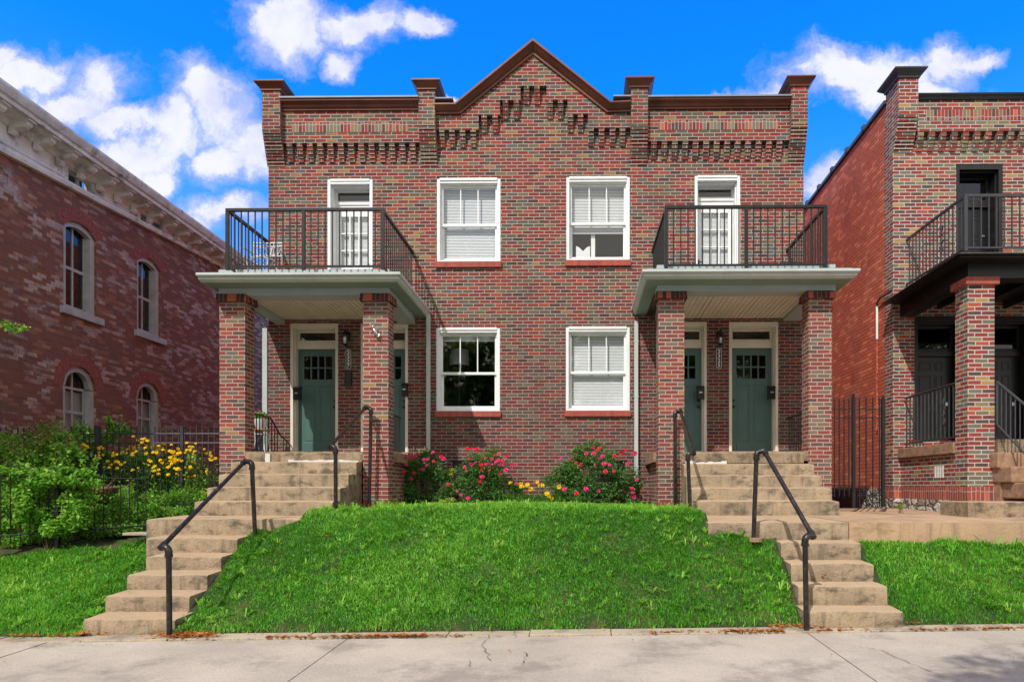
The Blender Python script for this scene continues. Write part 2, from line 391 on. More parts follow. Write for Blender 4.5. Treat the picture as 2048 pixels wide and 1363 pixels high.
M['rust'] = plain('rusted_steel', (120,78,68), 0.8, 0.1, var=0.3, scale=8, bumps=0.4, dirt=(70,44,38), dirt_amt=0.5)
M['tar'] = plain('roof_felt', (70,68,66), 0.9, var=0.2, scale=2, bumps=0.3)
M['silver'] = plain('silver_metal', (190,190,192), 0.25, 0.9, var=0.1, scale=8, bumps=0)
M['bark'] = plain('bark', (92,76,62), 0.9, var=0.3, scale=9, bumps=1.0)
M['shade'] = plain('lampshade', (226,226,226), 0.8, var=0.05, scale=5, bumps=0)
def glass(name, refl=0.085, tint=(0.93, 0.95, 0.95)):
    m, t, b, o = newmat(name); t.n.remove(b)
    tr = t.node('ShaderNodeBsdfTransparent'); tr.inputs[0].default_value = tint + (1,)
    gl = t.node('ShaderNodeBsdfGlossy'); gl.inputs['Roughness'].default_value = 0.02; gl.inputs[0].default_value = (1, 1, 1, 1)
    lw = t.node('ShaderNodeLayerWeight'); lw.inputs[0].default_value = 0.5
    f = t.math('ADD', t.math('MULTIPLY', t.math('POWER', lw.outputs['Facing'], 4.0), 0.8), refl, clamp=True)
    nb = t.node('ShaderNodeBump'); nb.inputs['Strength'].default_value = 0.03; nb.inputs['Distance'].default_value = 0.02
    t.link(t.noise(objc(t), 2.5, 2), nb.inputs['Height']); t.link(nb.outputs[0], gl.inputs['Normal'])
    mx = t.node('ShaderNodeMixShader'); t.link(f, mx.inputs[0]); t.link(tr.outputs[0], mx.inputs[1]); t.link(gl.outputs[0], mx.inputs[2])
    t.link(mx.outputs[0], o.inputs[0]); return m
M['glass'] = glass('window_glass')
M['glassdark'] = glass('old_glass', 0.06, (0.62, 0.64, 0.64))
def concrete(name, c1, c2, stain, scale=2.0, pit=0.5, top=None, grime=0.7):
    m, t, b, o = newmat(name); c = objc(t)
    col = t.mix(t.smooth(t.noise(c, scale, 6, 0.65), 0.3, 0.7), lin(c1), lin(c2))
    sp = t.noise(c, 70, 3, 0.7); col = t.mix(t.smooth(sp, 0.52, 0.68, 0, 0.45), col, lin(tuple(int(v * 0.6) for v in c2)))
    sp2 = t.noise(t.vmath('ADD', c, (3, 1, 7)), 95, 2, 0.6); col = t.mix(t.smooth(sp2, 0.58, 0.7, 0, 0.4), col, lin(tuple(min(255, int(v * 1.25)) for v in c1)))
    st = t.noise(t.vmath('MULTIPLY', c, (1.0, 1.0, 1.8)), scale * 1.3, 7, 0.7)
    col = t.mix(t.smooth(st, 0.48, 0.66, 0, grime), col, lin(stain))
    rn = t.noise(t.vmath('MULTIPLY', c, (7.0, 7.0, 0.8)), 1.0, 5, 0.7); nzz = t.sep(t.node('ShaderNodeTexCoord').outputs['Normal'])[2]
    col = t.mix(t.math('MULTIPLY', t.smooth(rn, 0.50, 0.72, 0, grime), t.math('SUBTRACT', 1.0, nzz)), col, lin(stain))
    if top:   # worn, dusty walking surface keeps another colour than the rough riser
        nz = t.sep(t.node('ShaderNodeTexCoord').outputs['Normal'])[2]
        col = t.mix(t.math('MULTIPLY', t.smooth(nz, 0.6, 0.9), t.smooth(t.noise(c, 3.0, 4, 0.6), 0.2, 0.7, 0.6, 1.0)), col, lin(top))
    t.link(col, b.inputs['Base Color']); b.inputs['Roughness'].default_value = 0.9; b.inputs['Specular IOR Level'].default_value = 0.2
    h = t.math('ADD', t.noise(c, 30, 6, 0.7), t.math('MULTIPLY', t.noise(c, 6, 3, 0.6), 1.2))
    bump(t, b, h, pit, 0.015); return m
M['steps'] = concrete('old_step_concrete', (166,146,120), (136,120,100), (78,72,64), 2.6, 1.0, top=(180,154,124), grime=0.85)
M['walk'] = concrete('sidewalk_concrete', (186,174,160), (166,155,142), (132,122,112), 0.9, 0.35)
M['edge'] = concrete('kerb_concrete', (182,168,144), (160,148,130), (112,102,90), 1.6, 0.5)
M['path'] = concrete('path_concrete', (188,156,124), (166,140,114), (124,104,88), 1.2, 0.4)
M['patchw'] = plain('white_mortar_patch', (206,204,202), 0.9, var=0.08, scale=9, bumps=0.5)
def leafmat(name, c1, c2, c3=None, trans=0.35, scale=3.0):
    m, t, b, o = newmat(name); t.n.remove(b)
    at_ = t.node('ShaderNodeAttribute', attribute_name='tone'); c = objc(t)
    f = t.math('ADD', t.math('MULTIPLY', at_.outputs['Fac'], 0.7), t.math('MULTIPLY', t.noise(c, scale, 3), 0.4), clamp=True)
    stops = [(0.15, lin(c1)), (0.9, lin(c2))]
    if c3: stops = [(0.1, lin(c1)), (0.62, lin(c2)), (0.98, lin(c3))]
    col = t.ramp(f, stops)
    d = t.node('ShaderNodeBsdfPrincipled'); t.link(col, d.inputs['Base Color']); d.inputs['Roughness'].default_value = 0.5
    d.inputs['Specular IOR Level'].default_value = 0.3
    tr = t.node('ShaderNodeBsdfTranslucent'); t.link(t.mix(0.35, col, lin((190,210,60))), tr.inputs[0])
    mx = t.node('ShaderNodeMixShader'); mx.inputs[0].default_value = trans
    t.link(d.outputs[0], mx.inputs[1]); t.link(tr.outputs[0], mx.inputs[2]); t.link(mx.outputs[0], o.inputs[0]); return m
M['grass'] = leafmat('grass_blades', (38,108,22), (96,176,44), (178,220,100), 0.42, 1.2)
M['rose'] = leafmat('rose_leaf', (42,90,44), (84,142,76), (146,172,98), 0.4)
M['newleaf'] = leafmat('young_rose_leaf', (110,60,46), (130,104,60), None, 0.3)
M['garden'] = leafmat('garden_leaf', (44,110,26), (112,184,58), (196,224,112), 0.45)
M['lily'] = leafmat('lily_leaf', (36,92,24), (88,146,46), None, 0.35)
M['lime'] = leafmat('lime_leaf', (120,150,50), (186,200,84), None, 0.35)
M['dry'] = leafmat('dry_stalk', (120,96,62), (176,140,96), None, 0.2)
M['tree'] = leafmat('tree_leaf', (44,80,28), (84,124,46), (124,156,70), 0.45)
M['litter'] = leafmat('dead_leaf', (110,58,30), (190,104,48), (214,164,98), 0.2)
M['pink'] = leafmat('pink_petal', (222,20,110), (248,70,160), None, 0.25, 5)
M['redp'] = leafmat('red_petal', (222,16,50), (244,34,84), None, 0.25, 5)
M['yellow'] = leafmat('yellow_petal', (250,190,10), (255,226,30), None, 0.25, 5)
def soilmat():
    m, t, b, o = newmat('soil'); c = objc(t)
    col = t.mix(t.noise(c, 8, 6, 0.7), lin((64,48,36)), lin((128,102,76))); t.link(col, b.inputs['Base Color'])
    b.inputs['Roughness'].default_value = 0.95; bump(t, b, t.noise(c, 20, 6, 0.7), 1.0, 0.03); return m
M['soil'] = soilmat()
def turfmat():
    m, t, b, o = newmat('turf_base'); c = objc(t)
    col = t.mix(t.smooth(t.noise(c, 2.5, 5, 0.7), 0.45, 0.65), lin((44,66,24)), lin((84,76,48))); t.link(col, b.inputs['Base Color'])
    b.inputs['Roughness'].default_value = 0.95; bump(t, b, t.noise(c, 30, 6, 0.7), 1.0, 0.03); return m
M['turf'] = turfmat()
M['asphalt'] = concrete('asphalt', (72,72,72), (60,60,60), (48,48,48), 1.2, 0.5)
# ------------------------------------------------------------------ the brick duplex
HX0, HX1 = X(537, DF), X(1607, DF)
def px_rect(x0, x1, y0, y1, d=DF): return (X(x0, d), X(x1, d), Z(y1, d, (x0+x1)/2), Z(y0, d, (x0+x1)/2))
house = thing('brick_house', 'two-storey multicoloured brick duplex with a central stepped gable and two columned porches', 'house', ((HX0+HX1)/2, 0, 1.2))
WIN = [px_rect(873, 1001, 355, 524), px_rect(1132, 1260, 352, 521), px_rect(872, 1000, 654, 822), px_rect(1131, 1260, 652, 821)]
FLOOR_BAL = Z(537, 10.8)                       # balcony deck level
PF = Z(902, 11.05)                             # porch floor level
BD = [px_rect(654, 745, 357, 540), px_rect(1389, 1481, 350, 534)]
BD = [(a, b, FLOOR_BAL + 0.02, d) for a, b, c, d in BD]
ED = [px_rect(580, 676, 646, 895), px_rect(721, 816, 646, 895), px_rect(1318, 1414, 643, 895), px_rect(1458, 1557, 643, 895)]
ED = [(a, b, PF + 0.05, d) for a, b, c, d in ED]
BW = [px_rect(905, 1000, 922, 968), px_rect(1178, 1250, 922, 968)]
ZTOP = Z(224, DF)
wall = wall_grid(HX0, HX1, 0.9, ZTOP, WIN + BD + ED + BW, 0.0, 0.33)
gx = [X(p, DF) for p in (916, 1066, 1216)]
wall.prism([(gx[0], ZTOP), (gx[2], ZTOP), (gx[1], Z(100, DF, 1066))], 0.0, 0.33)
wall.build('wall', M['brick'], house)
bk = MB(); DB = 13.0
bk.box(HX0, HX0+0.33, 0.33, DB, 0.9, ZTOP); bk.box(HX1-0.33, HX1, 0.33, DB, 0.9, ZTOP); bk.box(HX0, HX1, DB, DB+0.33, 0.9, ZTOP)
bk.build('rear_wall', M['brick_red'], house)
MB().box(HX0+0.33, HX1-0.33, 0.34, DB, ZTOP-0.45, ZTOP-0.3).build('roof', M['tar'], house)
inn = MB()
inn.box(HX0+0.33, HX1-0.33, 0.34, DB, PF-0.02, PF); inn.box(HX0+0.33, HX1-0.33, 0.34, DB, FLOOR_BAL-0.3, FLOOR_BAL+0.02)
inn.box(HX0+0.33, HX1-0.33, 4.6, 4.7, PF, ZTOP-0.5)
for xm in ((WIN[2][0]+ED[1][1])/2, (WIN[0][1]+WIN[1][0])/2, (ED[2][0]+WIN[3][1])/2): inn.box(xm-0.05, xm+0.05, 0.4, 4.6, PF, ZTOP-0.5)
inn.build('inner_wall', M['dark'], house)

# projecting brick fields of the parapet
YP = -0.105; DP = DF + YP
pier_top = [(524, 560), (837, 870), (1262, 1296), (1583, 1616)]
DPI = DF - 0.22
PX = [(X(a, DPI), X(b, DPI)) for a, b in pier_top]
def zl(py, px=1100, d=DP): return Z(py, d, px)
par = MB()
zb0, zb3 = zl(285, 700), zl(280.5, 1440)
par.box(PX[0][1], PX[1][0], YP, 0, zb0, zl(221, 700)); par.box(PX[2][1], PX[3][0], YP, 0, zb3, zl(218, 1440))
steps = [(872, 957, 258), (957, 1000, 229), (1000, 1041, 199), (1041, 1093, 171), (1093, 1135, 199), (1135, 1176, 228), (1176, 1262, 256)]
poly = []
for i, (a, b, y) in enumerate(steps):
    xa = PX[1][1] if i == 0 else X(a, DP); xb = PX[2][0] if i == 6 else X(b, DP)
    poly += [(xa, zl(y)), (xb, zl(y))]
top = [(PX[2][0], zl(219)), (X(1215, DP), zl(219)), (X(1066, DP), zl(102)), (X(918, DP), zl(219)), (PX[1][1], zl(219))]
par.prism(poly + top, YP, -0.001)
par.build('parapet', M['brick'], house)
MB().box(X(584, DP), X(817, DP), YP-0.004, YP, zl(264.5, 700), zl(244.5, 700)).build('soldier_course', M['soldier_mix'], house)
sol = MB().box(X(1317, DP), X(1556, DP), YP-0.004, YP, zl(259.5, 1440), zl(239.5, 1440))
sol.build('soldier_course', M['soldier_mix'], house)
def corbel(pxc, ytop, ybot, w=11.0):
    z1, z0 = zl(ytop, pxc), zl(ybot, pxc); n = 5; h = (z1-z0)/n
    xa, xb = X(pxc-w/2, DP), X(pxc+w/2, DP)
    cb = MB()
    for k in range(n): cb.box(xa, xb, -0.018*(k+1)-0.012, 0, z0+k*h+0.004, z0+(k+1)*h)
    cb.build('corbel', M['brick'], house)
for i in range(13): corbel(578 + 20.55*i, 286, 320)
for i in range(13): corbel(1308 + 20.95*i, 281.5, 315)
for c in (883, 903.5, 924.6, 946): corbel(c, 258, 290)
for c in (968, 990): corbel(c, 229, 261)
for c in (1010.6, 1032.6): corbel(c, 199, 233)
for c in (1053, 1074): corbel(c, 171, 204)
for c in (1100, 1121): corbel(c, 199, 233)
for c in (1141, 1161): corbel(c, 228, 260)
for c in (1182, 1203, 1225, 1245): corbel(c, 256, 288)
# piers of the parapet, stepping forward course by course, each with a moulded metal cap
captops = [161, 159, 155, 152.5]; colbot = [334, 333, 331, 329]; colmid = [260, 251, 253, 249]
def capmesh(xa, xb, ya, yb, z0, z1, w):
    m = MB(); h = z1 - z0
    prof = [(0, 0), (w*0.22, h*0.06), (w*0.22, h*0.25), (w*0.42, h*0.40), (w*0.78, h*0.66), (w*0.92, h*0.82), (w, h*0.84), (w, h), (0, h)]
    path = [(xa, yb, z0, -1, 1), (xa, ya, z0, -1, -1), (xb, ya, z0, 1, -1), (xb, yb, z0, 1, 1), (xa, yb, z0, -1, 1)]
    m.sweep(prof, path); m.box(xa, xb, ya, yb, z1-0.02, z1+0.012); return m
for i, (xa, xb) in enumerate(PX):
    c = pier_top[i][0]; zt = Z(captops[i], DPI-0.08, c); zc = Z(captops[i]+21.5, DPI, c); zm = Z(colmid[i], DPI, c); z0 = Z(colbot[i], DF, c)
    p = MB(); p.box(xa, xb, -0.22, 0.26, zm, zc)
    n = 11; h = (zm-z0)/n
    for k in range(n): p.box(xa, xb, -0.02*(k+0.6), 0 if k < n-1 else 0.0, z0+k*h+0.004, z0+(k+1)*h)
    po = p.build('pier', M['brick'], house)
    capmesh(xa, xb, -0.22, 0.26, zc, zt, 0.115).build('pier_cap', M['copper'], po)
# metal coping
cop = MB()
def coping(xa, xb, za, zb):
    h = zb - za
    prof = [(0.0, 0), (0.035, 0.0), (0.035, h*0.18), (0.06, h*0.25), (0.075, h*0.5), (0.13, h*0.75), (0.14, h*0.8), (0.14, h), (-0.35, h)]
    cop.sweep(prof, [(xa, YP, za, 0, -1), (xb, YP, za, 0, -1)])
coping(PX[0][1], PX[1][0], zl(222, 700), zl(205, 700)); coping(PX[2][1], PX[3][0], zl(219, 1440), zl(203, 1440))
outer = [(870, 207), (910, 207), (1066, 80), (1222, 206), (1262, 204)]; inner = [(870, 222), (919, 222), (1066, 104), (1214, 221), (1262, 220)]
def gpt(i, t, d):
    a, b = outer[i], inner[i]; return (X(a[0]+(b[0]-a[0])*t, d), Z(a[1]+(b[1]-a[1])*t, d))
for (t0, t1, pr, pr2) in ((0.0, 0.2, 0.155, 0.155), (0.2, 0.72, 0.145, 0.06), (0.72, 1.0, 0.04, 0.035)):
    for i in range(4):
        d = DP - 0.1
        A, B, Cc, Dd = gpt(i, t0, d), gpt(i+1, t0, d), gpt(i+1, t1, d), gpt(i, t1, d)
        y0, y1 = YP - pr, YP - pr2; yb = 0.3
        cop.add([(A[0], y0, A[1]), (B[0], y0, B[1]), (Cc[0], y1, Cc[1]), (Dd[0], y1, Dd[1]), (A[0], yb, A[1]), (B[0], yb, B[1]), (Cc[0], YP, Cc[1]), (Dd[0], YP, Dd[1])],
                [(0,3,2,1), (0,1,5,4), (3,7,6,2), (0,4,7,3), (1,2,6,5)])
cop.build('coping', M['copper'], house)
fl = MB()
def membrane(pts, w=0.02):
    for (x0, z0), (x1, z1) in zip(pts, pts[1:]):
        n = 8
        for k in range(n):
            a, b = k/n, (k+1)/n; w0, w1 = rnd.uniform(-.012, .012), rnd.uniform(-.012, .012)
            fl.hexa([(x0+(x1-x0)*a, -0.27, z0+(z1-z0)*a), (x0+(x1-x0)*b, -0.27, z0+(z1-z0)*b), (x0+(x1-x0)*b, 0.33, z0+(z1-z0)*b), (x0+(x1-x0)*a, 0.33, z0+(z1-z0)*a)],
                    [(x0+(x1-x0)*a, -0.262, z0+(z1-z0)*a+w), (x0+(x1-x0)*b, -0.262, z0+(z1-z0)*b+w), (x0+(x1-x0)*b, 0.33, z0+(z1-z0)*b+w), (x0+(x1-x0)*a, 0.33, z0+(z1-z0)*a+w)])
q = 0.004
membrane([(PX[0][1], zl(205, 700)+q), (PX[1][0], zl(205, 700)+q)], 0.035); membrane([(PX[2][1], zl(203, 1440)+q), (PX[3][0], zl(203, 1440)+q)], 0.035)
membrane([(PX[1][1], zl(206)+q), (X(908, DP), zl(206)+q)], 0.03); membrane([(X(1226, DP), zl(204)+q), (PX[2][0], zl(204)+q)], 0.03)
fl.build('flashing', M['flash'], house)

def blind(x0, x1, z0, z1, y, parent, pitch=0.03):
    m = MB(); n = int((z1-z0)/pitch)
    for k in range(n):
        z = z0 + (k+0.5)*pitch
        m.add([(x0, y-0.003, z-0.014), (x1, y-0.003, z-0.014), (x1, y+0.009, z+0.014), (x0, y+0.009, z+0.014)], [(0, 1, 2, 3)])
    m.box(x0, x1, y-0.015, y+0.015, z1-0.03, z1); m.box(x0, x1, y-0.012, y+0.012, z0-0.012, z0+0.012)
    return m.build('blind', M['blind'], parent)
def sash_window(rect, blind_to=None, sillz=0.11):
    x0, x1, z0, z1 = rect
    fr = MB(); frame_ring(fr, x0+0.002, x1-0.002, z0, z1-0.002, 0.06, 0.015, 0.09, 0.10, 0.035)
    fr.box(x0+0.062, x1-0.062, -0.004, 0.02, z1-0.055, z1-0.004)     # head mould
    frame_ring(fr, x0+0.06, x1-0.06, z0+0.035, z1-0.10, 0.018, 0.05, 0.30)
    w = fr.build('window', M['white'], house, bevel=0.004)
    a, b, c, d = x0+0.078, x1-0.078, z0+0.053, z1-0.118
    zm = c + (d-c)*0.475
    up = MB(); frame_ring(up, a, b, zm-0.02, d, 0.035, 0.10, 0.135, 0.035, 0.05)
    iw = (b-a-0.07)/3
    for k in (1, 2): up.box(a+0.035+iw*k-0.011, a+0.035+iw*k+0.011, 0.104, 0.131, zm+0.03, d-0.035)
    up.build('upper_sash', M['white'], w, bevel=0.003)
    lo = MB(); frame_ring(lo, a, b, c, zm+0.02, 0.045, 0.14, 0.175, 0.04, 0.065); lo.build('lower_sash', M['white'], w, bevel=0.003)
    g = MB(); g.add([(a+.02, 0.118, zm), (b-.02, 0.118, zm), (b-.02, 0.118, d-.02), (a+.02, 0.118, d-.02)], [(0,1,2,3)])
    g.add([(a+.02, 0.157, c+.03), (b-.02, 0.157, c+.03), (b-.02, 0.157, zm), (a+.02, 0.157, zm)], [(0,1,2,3)])
    g.build('pane', M['glass'], w)
    s = MB(); s.box(x0-0.02, x1+0.02, -0.05, 0.20, z0-sillz, z0-0.001); s.build('sill', M['rowlock'], w)
    if blind_to is not None: blind(a+0.01, b-0.01, c + (d-c)*blind_to, d, 0.215, w)
    return w
w1 = sash_window(WIN[0], 0.0); w2 = sash_window(WIN[1], 0.38); w3 = sash_window(WIN[2]); w4 = sash_window(WIN[3], 0.0)
# headrail stub of the raised blind in the dark ground-floor window
blind(WIN[2][0]+0.1, WIN[2][1]-0.1, WIN[2][3]-0.22, WIN[2][3]-0.125, 0.22, w3)
# scalloped curtain in the half-open upper window
cu = MB(); cx0, cx1 = X(1152, 13.1), X(1180, 13.1); zc = WIN[1][2]
cp = [(cx0, zc+0.06)] + [(cx1, zc+0.06)] + [(cx1 - (cx1-cx0)*k/12, zc+0.27+0.10*abs(math.cos(k/12*math.pi))) for k in range(13)]
cu.prism(cp, 0.24, 0.25); cu.build('curtain', M['blind'], w2)
# inner sash bars seen through the open part
ib = MB(); ib.box(X(1182, 13.1), X(1190, 13.1), 0.26, 0.29, zc+0.05, zc+0.62); ib.build('inner_frame', M['white'], w2)

for k, (x0, x1, z0, z1) in enumerate(BW):
    f = MB(); frame_ring(f, x0+0.002, x1-0.002, z0+0.002, z1-0.002, 0.04, 0.20, 0.25); zz = (z0+z1)/2
    f.box(x0+0.04, x1-0.04, 0.202, 0.248, zz-0.015, zz+0.015)
    o = f.build('basement_window', M['oldframe'], house)
    MB().add([(x0, 0.23, z0), (x1, 0.23, z0), (x1, 0.23, z1), (x0, 0.23, z1)], [(0,1,2,3)]).build('pane', M['glassdark'], o)
    MB().box(x0-0.04, x1+0.04, -0.008, 0.05, z1-0.0, z1+0.03).build('lintel', M['iron'], o)

def balcony_door(rect, dy=0.27):
    x0, x1, z0, z1 = rect
    fr = MB(); frame_ring(fr, x0+0.002, x1-0.002, z0, z1-0.002, 0.06, 0.01, 0.09, 0.10, 0.0)
    fr.box(x0+0.06, x1-0.06, -0.004, 0.02, z1-0.05, z1-0.004)
    frame_ring(fr, x0+0.06, x1-0.06, z0, z1-0.10, 0.025, 0.09, dy+0.05, 0.03, 0.0)
    a, b, d = x0+0.085, x1-0.085, z1-0.13
    zt = Z(406, 13.05, 700) if x0 < 0 else Z(398, 13.05, 1430)
    frame_ring(fr, a, b, zt, d, 0.035, dy-0.03, dy+0.02)
    fr.box(a, b, dy-0.05, dy+0.03, zt-0.05, zt); fr.box(a, b, dy-0.03, dy+0.03, zt-0.13, zt-0.05)
    o = fr.build('balcony_door_frame', M['white'], house, bevel=0.004)
    zd = zt-0.135
    dl = MB(); st = 0.095
    g0, g1, h1 = a+st, b-st, zd-0.13; h0 = h1-1.02
    dl.box(a, g0, dy, dy+0.045, z0, zd); dl.box(g1, b, dy, dy+0.045, z0, zd); dl.box(g0, g1, dy, dy+0.045, h1, zd); dl.box(g0, g1, dy, dy+0.045, z0, h0)
    for k in (1, 2):
        xm = g0+(g1-g0)*k/3; zm = h0+(h1-h0)*k/3
        dl.box(xm-0.012, xm+0.012, dy-0.003, dy+0.042, h0, h1)
        for j in range(3):
            dl.box(g0+(g1-g0)*j/3+(0.012 if j else 0), g0+(g1-g0)*(j+1)/3-(0.012 if j < 2 else 0), dy-0.002, dy+0.041, zm-0.012, zm+0.012)
    dl.box(g0, g1, dy-0.012, dy, h0-0.42, h0-0.10)
    dd = dl.build('balcony_door', M['white'], house, bevel=0.003)
    MB().add([(g0, dy+0.02, h0), (g1, dy+0.02, h0), (g1, dy+0.02, h1), (g0, dy+0.02, h1)], [(0,1,2,3)]).build('pane', M['glass'], dd)
    blind(g0-0.02, g1+0.02, h0, h1, dy+0.07, dd, 0.025)
    hx = b-0.045 if x0 < 0 else a+0.04
    hm = MB(); hm.tube([(hx, dy, h0+0.03), (hx, dy-0.06, h0+0.03), (hx+(-0.07 if x0 < 0 else 0.07), dy-0.06, h0+0.02)], 0.010); hm.box(hx-0.02, hx+0.02, dy-0.01, dy-0.001, h0-0.05, h0+0.09)
    hm.build('handle', M['mailbox'], dd)
    MB().add([(a, dy, zt), (b, dy, zt), (b, dy, d), (a, dy, d)], [(0,1,2,3)]).build('pane', M['glass'], o)
    MB().box(x0+0.02, x1-0.02, 0.02, 0.3, z0-0.06, z0-0.001).build('threshold', M['white'], o)
for r in BD: balcony_door(r)

def entry_door(rect, knob_left):
    x0, x1, z0, z1 = rect; dy = 0.20
    fr = MB(); frame_ring(fr, x0+0.002, x1-0.002, z0, z1-0.002, 0.055, 0.005, 0.07, 0.09, 0.0)
    frame_ring(fr, x0+0.055, x1-0.055, z0, z1-0.09, 0.022, 0.07, dy+0.06, 0.02, 0.0)
    a, b, d = x0+0.077, x1-0.077, z1-0.11
    zt = Z(686, 13.0, (0))
    frame_ring(fr, a, b, zt, d, 0.035, dy-0.02, dy+0.03); fr.box(a, b, dy-0.045, dy+0.04, zt-0.14, zt)
    o = fr.build('door_frame', M['cream'], house, bevel=0.004)
    MB().add([(a, dy+0.01, zt), (b, dy+0.01, zt), (b, dy+0.01, d), (a, dy+0.01, d)], [(0,1,2,3)]).build('pane', M['glass'], o)
    MB().box(x0, x1, -0.02, 0.3, z0-0.05, z0+0.035).build('threshold', M['steps'], o)
    zb = z0+0.037; zd = zt-0.145; dh = zd-zb
    dl = MB(); W_ = b-a; st = W_*0.145
    l0, l1 = zb+dh*0.71, zb+dh*0.935; g0, g1 = a+st, b-st
    dl.box(a, g0, dy, dy+0.045, zb, zd); dl.box(g1, b, dy, dy+0.045, zb, zd); dl.box(g0, g1, dy, dy+0.045, l1, zd); dl.box(g0, g1, dy+0.002, dy+0.045, zb, l0)
    p0, p1 = zb+dh*0.10, zb+dh*0.645
    dl.box(g0, g1, dy-0.010, dy+0.002, zb, p0); dl.box(g0, g1, dy-0.010, dy+0.002, p1, l0)
    mw = W_*0.10; xc = (g0+g1)/2; dl.box(xc-mw/2, xc+mw/2, dy-0.010, dy+0.002, p0, p1)
    for (u, v) in ((g0, xc-mw/2), (xc+mw/2, g1)):     # raised panels with a moulding
        m_ = 0.03; dl.box(u+m_, v-m_, dy-0.006, dy+0.002, p0+m_, p1-m_)
    bw = 0.014
    for k in (1, 2, 3): xm = g0+(g1-g0)*k/4; dl.box(xm-bw, xm+bw, dy+0.001, dy+0.04, l0, l1)
    for j in range(4):
        dl.box(g0+(g1-g0)*j/4+(bw if j else 0), g0+(g1-g0)*(j+1)/4-(bw if j < 3 else 0), dy+0.002, dy+0.039, (l0+l1)/2-bw, (l0+l1)/2+bw)
    dd = dl.build('door', M['door'], house, bevel=0.003)
    MB().add([(g0, dy+0.022, l0), (g1, dy+0.022, l0), (g1, dy+0.022, l1), (g0, dy+0.022, l1)], [(0,1,2,3)]).build('pane', M['glassdark'], dd)
    hx = a+0.055 if knob_left else b-0.055
    h = MB(); h.lathe((0, 0, 0), [(0.001, 0), (0.024, 0.004), (0.028, 0.02), (0.018, 0.035), (0.012, 0.05), (0.03, 0.055)], 12)
    h.v = [(hx+vx, dy-0.062+vz, zb+dh*0.44+vy) for vx, vy, vz in h.v]
    h2 = MB().lathe((0, 0, 0), [(0.001, 0), (0.024, 0.003), (0.028, 0.02)], 12); h2.v = [(hx+vx, dy-0.022+vz, zb+dh*0.50+vy) for vx, vy, vz in h2.v]
    h.add(h2.v, h2.f); h.build('knob', M['mailbox'], dd, smooth=True)
entry_door(ED[0], False); entry_door(ED[1], False); entry_door(ED[2], False); entry_door(ED[3], True)
# iron lintel strip of rowlocks over the porch doors is part of the wall; downspouts
def downspout(pxc, d, ytop, ybot, w=0.075, elbow=None):
    m = MB(); xc = X(pxc, d); zt, zb = Z(ytop, d, pxc), Z(ybot, d, pxc)
    pts = [(xc, -0.06, zb), (xc, -0.06, zt)]
    m.box(xc-w/2, xc+w/2, -0.10, -0.035, zb, zt)
    for zz in (zb+0.5, (zt+zb)/2+0.2, zt-0.4): m.box(xc-w/2-0.012, xc+w/2+0.012, -0.103, 0.0, zz, zz+0.02)
    if elbow: m.hexa([(xc-w/2, -0.10, zt), (xc+w/2, -0.10, zt), (xc+w/2, -0.035, zt), (xc-w/2, -0.035, zt)],
                     [(elbow-w/2, -0.2, zt+0.14), (elbow+w/2, -0.2, zt+0.14), (elbow+w/2, -0.11, zt+0.14), (elbow-w/2, -0.11, zt+0.14)])
    return m.build('downspout', M['gutter'], house, bevel=0.006)
downspout(856.5, 12.72, 628, 975); downspout(1272.5, 12.72, 642, 985)
xx = X(533, 12.9)
MB().box(xx-0.05, xx+0.05, 0.02, 0.10, 1.1, 4.7).build('downspout', M['gutter'], house, bevel=0.006)
# soldier course at the foot of the wall
MB().box(HX0, HX1, -0.004, 0.0, 0.95, 1.27).build('base_course', M['soldier'], house)

